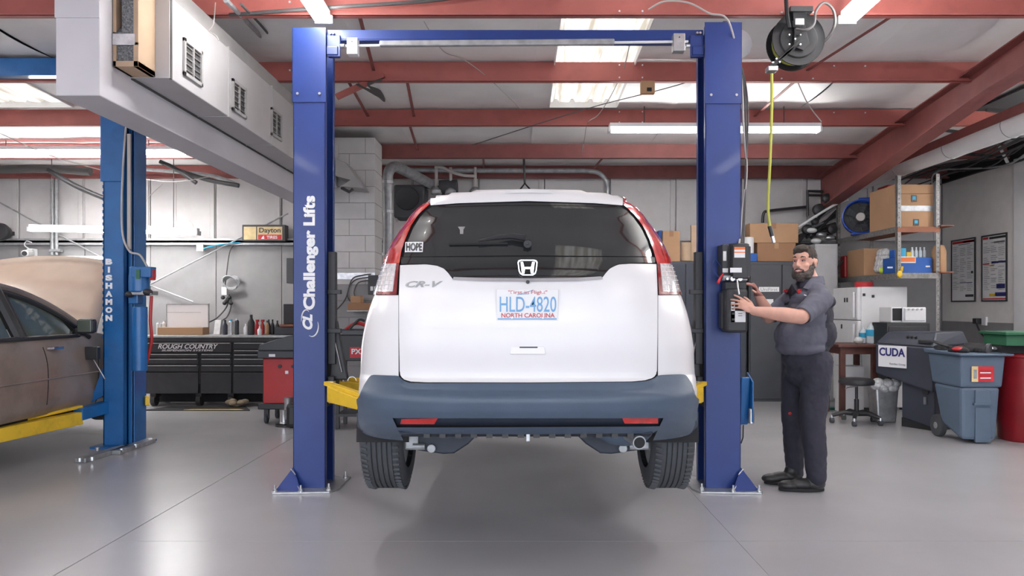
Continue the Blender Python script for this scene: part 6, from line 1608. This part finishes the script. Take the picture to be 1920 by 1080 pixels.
# ---------------------------------------------------------------- insulated pipe & cables over the right wall
ip=thing('insulated_pipe','fat white insulated pipe running back under the right roof','pipe',(5.05,8,3.2))
MB().tube([(5.03,4.5,3.20),(5.03,6.5,3.20),(5.03,8.5,3.20),(5.03,10.3,3.20),(4.96,11.3,3.17)],.125,n=18).build('pipe','insul',ip,smooth=1)
for y in (5.5,7.9,9.0,10.2): MB().tube([(5.03+.128*math.cos(t),y,3.20+.128*math.sin(t)) for t in [2*PI*k/20 for k in range(21)]],.004,n=5).build('strap','galvd',ip)
for y in (5.0,7.4,9.8): MB().cyl((5.03,y,3.32),(5.03,y,3.75),.006,n=6).build('hanger','galvd',ip)
cb=thing('overhead_cables','dark bundle of slack cables lying along the top of the right wall','cables',(6,9.5,3.2))
random.seed(9)
for k in range(16):
    x0=5.45+random.random()*.9; z0=3.22+random.random()*.28
    pts=[(x0+.3*random.random()-.1,11.8,z0-.05*random.random()),(x0+.25*math.sin(k),10.9,z0+.08*random.random()),(x0+.1,10.0,z0-.08*random.random()),(x0-.1+.3*random.random(),9.0,z0+.05),(x0+.2,7.8,z0+.12*random.random()),(x0,6.8,z0+.1)]
    MB().tube(catmull(pts,5),.008+.010*random.random(),n=6).build('cable',('wire','black','galvd')[k%3],cb,smooth=1)
MB().box((5.2,6.5,3.60),(6.5,11.95,3.62)).build('dark_tray','blackm',cb)
for k in range(5): MB().bar((5.1,7.5+k*.95,3.50),(6.5,7.5+k*.95,3.34),.04,.03).build('cross_strut','black',cb)
MB().bar((6.4,10.15,3.24),(6.32,10.3,3.62),.03,.03).build('cross_strut','white',cb)
# ================================================================= THE MECHANIC
MD = 5.75
def H(x, y, dy=0.0): return P(x, y, MD+dy)
pe = thing('person','bearded man in a charcoal work shirt and dark trousers reaching to the lift power unit','person',(2.13,5.75,0))
def bake(mb, name, m, voxel, par, smooth=4, mats=None, label=None, noise=0, disp=None):
    o = mb.build(name, m, par, smooth=2)
    md = o.modifiers.new('r','REMESH'); md.mode='VOXEL'; md.voxel_size=voxel; md.use_smooth_shade=True
    if smooth: s_=o.modifiers.new('s','SMOOTH'); s_.iterations=smooth; s_.factor=.5
    if disp:
        tx=bpy.data.textures.new(name+'_folds','CLOUDS'); tx.noise_scale=disp[1]; tx.noise_depth=2
        d_=o.modifiers.new('d','DISPLACE'); d_.texture=tx; d_.strength=disp[0]; d_.mid_level=.5; d_.texture_coords='LOCAL'
    dg=bpy.context.evaluated_depsgraph_get(); dg.update()
    me=bpy.data.meshes.new_from_object(o.evaluated_get(dg)); o.modifiers.clear(); old=o.data; o.data=me; bpy.data.meshes.remove(old)
    me.name=name
    for p in me.polygons: p.use_smooth=True
    if label: o['label']=label
    return o
fb_ = Vector((-.88,-.47,0)).normalized(); rb_ = Vector((-fb_.y, fb_.x, 0))     # chest direction, his left
fh = Vector((-.72,-.69,-.03)).normalized(); rh = Vector((0,0,1)).cross(fh).normalized(); uh = fh.cross(rh).normalized()
RB = Matrix((fb_, rb_, Vector((0,0,1)))).transposed(); RH = Matrix((fh, rh, uh)).transposed()
HC = H(1508,492,-.02)
def hp(a, b, c): return HC+fh*a+rh*b+uh*c
S_L, E_L, W_L = H(1539,562,-.20), H(1502,594,-.36), H(1413,583,-.33)
S_R, E_R, W_R = H(1490,558,.12), H(1442,594,.06), H(1421,553,-.10)
# ---- body: one continuous skin surface
b = MB()
b.ell(hp(-.012,0,.022),(.094,.076,.098),RH,20,14).ell(hp(.030,0,-.045),(.066,.060,.078),RH,20,14).ell(hp(.062,0,-.095),(.034,.036,.030),RH)
b.ell(hp(.040,0,.045),(.052,.062,.052),RH)
b.cap(hp(.082,0,.020),hp(.108,0,-.022),.008,.0120,12).ell(hp(.098,.010,-.028),(.011,.0075,.008),RH,12,8).ell(hp(.098,-.010,-.028),(.011,.0075,.008),RH,12,8)
b.ell(hp(.076,.030,.032),(.014,.026,.009),RH,12,8).ell(hp(.076,-.030,.032),(.014,.026,.009),RH,12,8)
for s in (1,-1):
    b.ell(hp(.057,s*.037,-.024),(.028,.024,.022),RH,14,10)
    b.ell(hp(-.012,s*.080,-.008),(.020,.009,.032),RH,14,10); b.ell(hp(-.018,s*.087,.008),(.015,.006,.018),RH,12,8)
b.ell(hp(.088,0,-.062),(.014,.026,.009),RH,12,8)
NB = H(1523,535,-.01)
b.cap(hp(-.03,0,-.06),NB,.058,.062,20)
b.cap(NB-Vector((0,0,.08)),S_L,.05,.05,16).cap(NB-Vector((0,0,.08)),S_R,.05,.05,16)
b.ell(H(1514,590,0),(.11,.16,.15),RB).ell(H(1508,640,0),(.15,.18,.17),RB).ell(H(1512,680,0),(.13,.17,.12),RB)
b.cap(S_L,E_L,.062,.052,18).cap(E_L,E_L.lerp(W_L,.35),.052,.053,18).cap(E_L.lerp(W_L,.35),W_L,.053,.031,18)
b.cap(S_R,E_R,.060,.050,18).cap(E_R,E_R.lerp(W_R,.35),.050,.050,18).cap(E_R.lerp(W_R,.35),W_R,.050,.030,18)
HIPL, KNL, ANL = H(1531,682,-.10), H(1524,782,-.12), H(1531,890,-.10)
HIPR, KNR, ANR = H(1495,682,.13), H(1487,785,.12), H(1490,883,.17)
for a_,k_,n_ in ((HIPL,KNL,ANL),(HIPR,KNR,ANR)): b.cap(a_,k_,.085,.055,16).cap(k_,n_,.052,.038,16)
def hand(mb, W, d, n, th, curls, spread=.1, sc=1.0, thumb_curl=.3):
    """W wrist, d finger direction, n palm normal, th thumb side"""
    d=Vector(d).normalized(); n=Vector(n); n=(n-d*n.dot(d)).normalized(); t=d.cross(n)
    if t.dot(Vector(th))<0: t=-t
    K=W+d*.090*sc
    Rm=Matrix((d,t,n)).transposed()
    mb.ell(W+d*.050*sc,(.055*sc,.040*sc,.017*sc),Rm,16,10).ell(W+d*.072*sc,(.030*sc,.041*sc,.014*sc),Rm,16,10)
    mb.cap(W-d*.01,W+d*.035*sc,.027,.022*sc,14)
    L=((.042,.026,.021),(.047,.029,.022),(.043,.027,.021),(.034,.021,.018))
    for i in range(4):
        off=(.031-.0205*i)*sc; p=K+t*off-d*.012*sc-d*(.004*abs(i-1)); dd=(d+t*spread*(1.5-i)*.5).normalized(); r=.0092*sc if i<3 else .0080*sc
        mb.cap(W+d*.05*sc+t*off*.8,p,r*1.05,r,10)
        c=curls[i]
        for k in range(3):
            dd=(dd*math.cos(c)+n*math.sin(c)).normalized(); q=p+dd*L[i][k]*sc
            mb.cap(p,q,r,r*.90,10); p=q; r*=.92
            c=curls[i]*1.1
    p=W+d*.018*sc+t*.024*sc; dd=(d*.62+t*.72+n*.28).normalized()
    for k,(l,r) in enumerate(((.040,.0135),(.032,.0105),(.026,.0092))):
        q=p+dd*l*sc; mb.cap(p,q,r*sc,r*.86*sc,10); p=q; dd=(dd+d*thumb_curl+n*thumb_curl*.6).normalized()
LEV = P(1384,548,5.455)
hand(b, W_L, (-.80,.05,.52), (-.25,.9,-.35), (0,0,1), (.14,.34,.46,.55), .12, 1.04, .5)
hand(b, W_R, (-.42,-.30,.80), (-.85,.15,-.45), (0,-1,.2), (.55,.62,.68,.72), .10, 1.0, .4)
body = bake(b,'body','skin',.0052,pe,3)
# grimy far hand, by position, on the same continuous mesh
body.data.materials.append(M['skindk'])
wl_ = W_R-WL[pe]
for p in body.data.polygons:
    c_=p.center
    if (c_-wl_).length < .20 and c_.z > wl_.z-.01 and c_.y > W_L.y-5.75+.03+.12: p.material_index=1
# ---- eyes, brows, mouth
for s in (1,-1):
    e=MB().ell(hp(.0735,s*.030,.010),(.0105,.0125,.0052),RH,16,10).build('eye','wirel',pe,smooth=2)
    MB().ell(hp(.0820,s*.030-.002,.0095),(.0030,.0052,.0050),RH,12,8).build('iris','blackm',e,smooth=2)
    li_=MB(); 
    li_.tube([hp(.072,s*.030-.016,.010),hp(.083,s*.030-.006,.0165),hp(.083,s*.030+.006,.0165),hp(.072,s*.030+.016,.010)],.0030,n=6); li_.build('eyelid','skindk',e,smooth=1)
    MB().tube([hp(.083,s*.012,.034),hp(.089,s*.028,.041),hp(.078,s*.050,.036)],.0045,n=6,rs=[.004,.0055,.003]).build('eyebrow','hair',pe,smooth=1)
mo_=MB().tube([hp(.090,-.026,-.058),hp(.103,-.012,-.0665),hp(.106,0,-.069),hp(.103,.012,-.0665),hp(.090,.026,-.058)],.005,n=8,rs=[.003,.006,.0065,.006,.003]).build('lips','lip',pe,smooth=1); MB().tube([hp(.098,-.017,-.0600),hp(.1075,0,-.0645),hp(.098,.017,-.0600)],.0028,n=6).build('teeth','label',mo_,smooth=1)
# ---- hair and beard
h=MB()
h.ell(hp(-.016,0,.048),(.100,.080,.080),RH,20,14).ell(hp(-.040,0,.010),(.075,.079,.080),RH,20,14).ell(hp(.052,0,.094),(.042,.060,.024),RH,16,10).ell(hp(.066,-.008,.078),(.026,.044,.020),RH,14,8).ell(hp(.060,-.030,.072),(.026,.028,.018),RH,14,8).ell(hp(.02,0,.110),(.06,.058,.022),RH,16,10)
bake(h,'hair','hair',.006,pe,2,disp=(.010,.02))
h=MB()
h.ell(hp(.066,0,-.098),(.046,.046,.036),RH,16,10).ell(hp(.064,0,-.120),(.032,.036,.028),RH,16,10).ell(hp(.086,.0,-.092),(.020,.030,.014),RH,14,8)
for s in (1,-1):
    h.ell(hp(.038,s*.046,-.090),(.046,.028,.038),RH,14,10).ell(hp(.018,s*.060,-.062),(.034,.019,.042),RH,14,10).ell(hp(.000,s*.070,-.020),(.013,.010,.036),RH,14,10)
    h.cap(hp(.102,s*.004,-.047),hp(.086,s*.031,-.058),.0065,.006,10); h.cap(hp(.086,s*.030,-.060),hp(.078,s*.034,-.085),.008,.010,10)
bake(h,'beard','beard',.005,pe,1,disp=(.009,.012))
# ---- shirt
s_=MB()
s_.ell(H(1518,566,0),(.130,.215,.085),RB,24,14).ell(H(1511,592,0),(.180,.205,.150),RB,24,14).ell(H(1504,630,-.01),(.200,.205,.150),RB,24,14).ell(H(1504,652,-.01),(.185,.200,.075),RB,24,14).ell(H(1520,625,0),(.150,.205,.16),RB,24,14)
s_.cap(NB+Vector((0,0,-.020)),S_L,.076,.085,18).cap(NB+Vector((0,0,-.020)),S_R,.076,.082,18).ell(H(1510,562,0)+fb_*.045,(.105,.170,.085),RB,20,12).ell(NB+Vector((0,0,-.02)),(.09,.10,.06),RB,20,12)
SL_=S_L.lerp(E_L,.72); SR_=S_R.lerp(E_R,.70)
s_.cap(S_L,SL_,.086,.070,20).cap(S_R,SR_,.084,.068,20)
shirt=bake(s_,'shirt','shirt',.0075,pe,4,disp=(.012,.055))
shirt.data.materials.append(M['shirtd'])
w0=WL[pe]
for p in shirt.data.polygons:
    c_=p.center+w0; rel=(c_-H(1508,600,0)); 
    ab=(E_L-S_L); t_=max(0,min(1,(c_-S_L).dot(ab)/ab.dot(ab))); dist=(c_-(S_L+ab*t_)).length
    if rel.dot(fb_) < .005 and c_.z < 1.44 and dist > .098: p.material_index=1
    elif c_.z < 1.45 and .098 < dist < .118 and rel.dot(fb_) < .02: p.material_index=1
# sleeve hems
for (a_,e_,r_) in ((S_L,SL_+(E_L-S_L).normalized()*.060,.064),(S_R,SR_+(E_R-S_R).normalized()*.058,.062)):
    d_=(e_-a_).normalized(); MB().lathe(e_-d_*.035,[(r_+.006,0),(r_+.003,.038),(r_-.004,.040),(r_-.004,.0)],d_,n=24).build('sleeve_hem','shirt',pe,smooth=1)
# collar and dark undershirt
for s in (1,-1):
    q=[NB+fb_*.0+rb_*s*.082+Vector((0,0,.062)),NB+fb_*.085+rb_*s*.055+Vector((0,0,.045)),NB+fb_*.145+rb_*s*.045+Vector((0,0,-.020)),NB+fb_*.125+rb_*s*.085+Vector((0,0,-.035)),NB+fb_*.0+rb_*s*.112+Vector((0,0,.01))]
    MB().add(q,[(0,1,2,3,4)]).build('collar','shirt',pe,solid=.006,recalc=False)
co=MB(); co.lathe(NB+Vector((0,0,-.0)),[(.092,0),(.086,.035),(.078,.066),(.070,.064),(.074,.0)],(-.05,-.03,1),n=24); co.build('collar_stand','shirt',pe,smooth=1)
def cast(o, x, y):
    org=Vector((0,0,CH))-w0; d_=(P(x,y,5.0)-Vector((0,0,CH))).normalized()
    ok,loc,nor,_=o.ray_cast(org,d_); return (loc+w0,nor) if ok else (P(x,y,5.5),Vector((0,-1,0)))
def applique(name,m,pts,off=.004,par=None):
    q=[]
    for x,y in pts:
        l_,n_=cast(shirt,x,y); q.append(l_+n_*off)
    return MB().add(q,[tuple(range(len(q)))]).build(name,m,par or pe,recalc=False,solid=.002)
applique('placket','shirtd',[(1484,532),(1499,536),(1494,548),(1484,556),(1478,572),(1471,572),(1476,550)])
for k,(a_,b_) in enumerate((((1467,543),(1480,548)),((1493,544),(1503,549)))):
    q=[(a_[0]+3,a_[1]-.5),(b_[0],b_[1]-5),(b_[0]-1,b_[1]+.5),(a_[0]+4,b_[1]+1.5),(a_[0],a_[1]+3)]
    pt=applique('name_patch','redlab',q,.006); applique('patch_lettering','label',[(a_[0]+5,a_[1]+1),(b_[0]-4,b_[1]-4),(b_[0]-4,b_[1]-2.5),(a_[0]+5,a_[1]+2.5)],.009,pt)
applique('pen','label',[(1508,553),(1513,554.5),(1513,556),(1508,554.5)],.006)
# ---- trousers
t_=MB()
t_.ell(H(1512,672,0),(.178,.185,.105),RB,24,14).ell(H(1514,700,0),(.160,.175,.11),RB,24,14)
t_.cap(HIPL,KNL,.120,.090,20).cap(KNL,H(1530,878,-.10),.090,.074,20).cap(HIPR,KNR,.115,.086,20).cap(KNR,H(1490,886,.155),.084,.064,20)
t_.cap(H(1530,874,-.10),H(1532,893,-.10),.078,.070,20)
trousers=bake(t_,'trousers','pants',.0085,pe,4,disp=(.020,.075))
rp=cast(trousers,1481,775)[0]+Vector((0,-.004,0))
MB().ell(rp,(.016,.010,.012),nu=8,nv=6).build('rag_corner','redp',pe,smooth=2,label='dark red rag corner')

# ---- shoes
def shoe(xh, xt, y, ws):
    n=MB(); heel=FL(xh,y); toe=FL(xt,y); toe=Vector((toe.x, heel.y+.02, 0)); d_=(toe-heel).normalized(); L=(toe-heel).length
    Rm=Matrix((d_,Vector((0,0,1)).cross(d_),Vector((0,0,1)))).transposed()
    at=lambda u,z,o=0: heel+d_*(L*u)+Vector((0,0,z))
    n.ell(at(.20,.055),(.075,.046,.055),Rm).ell(at(.5,.050),(.10,.050,.045),Rm).ell(at(.76,.042),(.085,.055,.038),Rm).ell(at(.22,.10),(.058,.048,.055),Rm)
    o=bake(n,'shoe','shoe',.006,pe,2)
    so=[]
    for k in range(24):
        a_=2*PI*k/24; u=.5+.5*math.cos(a_); wv=(.046+.012*math.sin(PI*min(1,u*.9)))*math.sin(a_)
        so.append(heel+d_*(L*u)+Rm@Vector((0,wv,0)))
    q=[p+Vector((0,0,.002)) for p in so]+[p+Vector((0,0,.026)) for p in so]; m_=24
    MB().add(q,[tuple(range(m_-1,-1,-1)),tuple(range(m_,2*m_))]+[(i,(i+1)%m_,m_+(i+1)%m_,m_+i) for i in range(m_)]).build('sole','blackm',o,bevel=.005)
shoe(1546,1461,921,1); shoe(1500,1434,908,1)
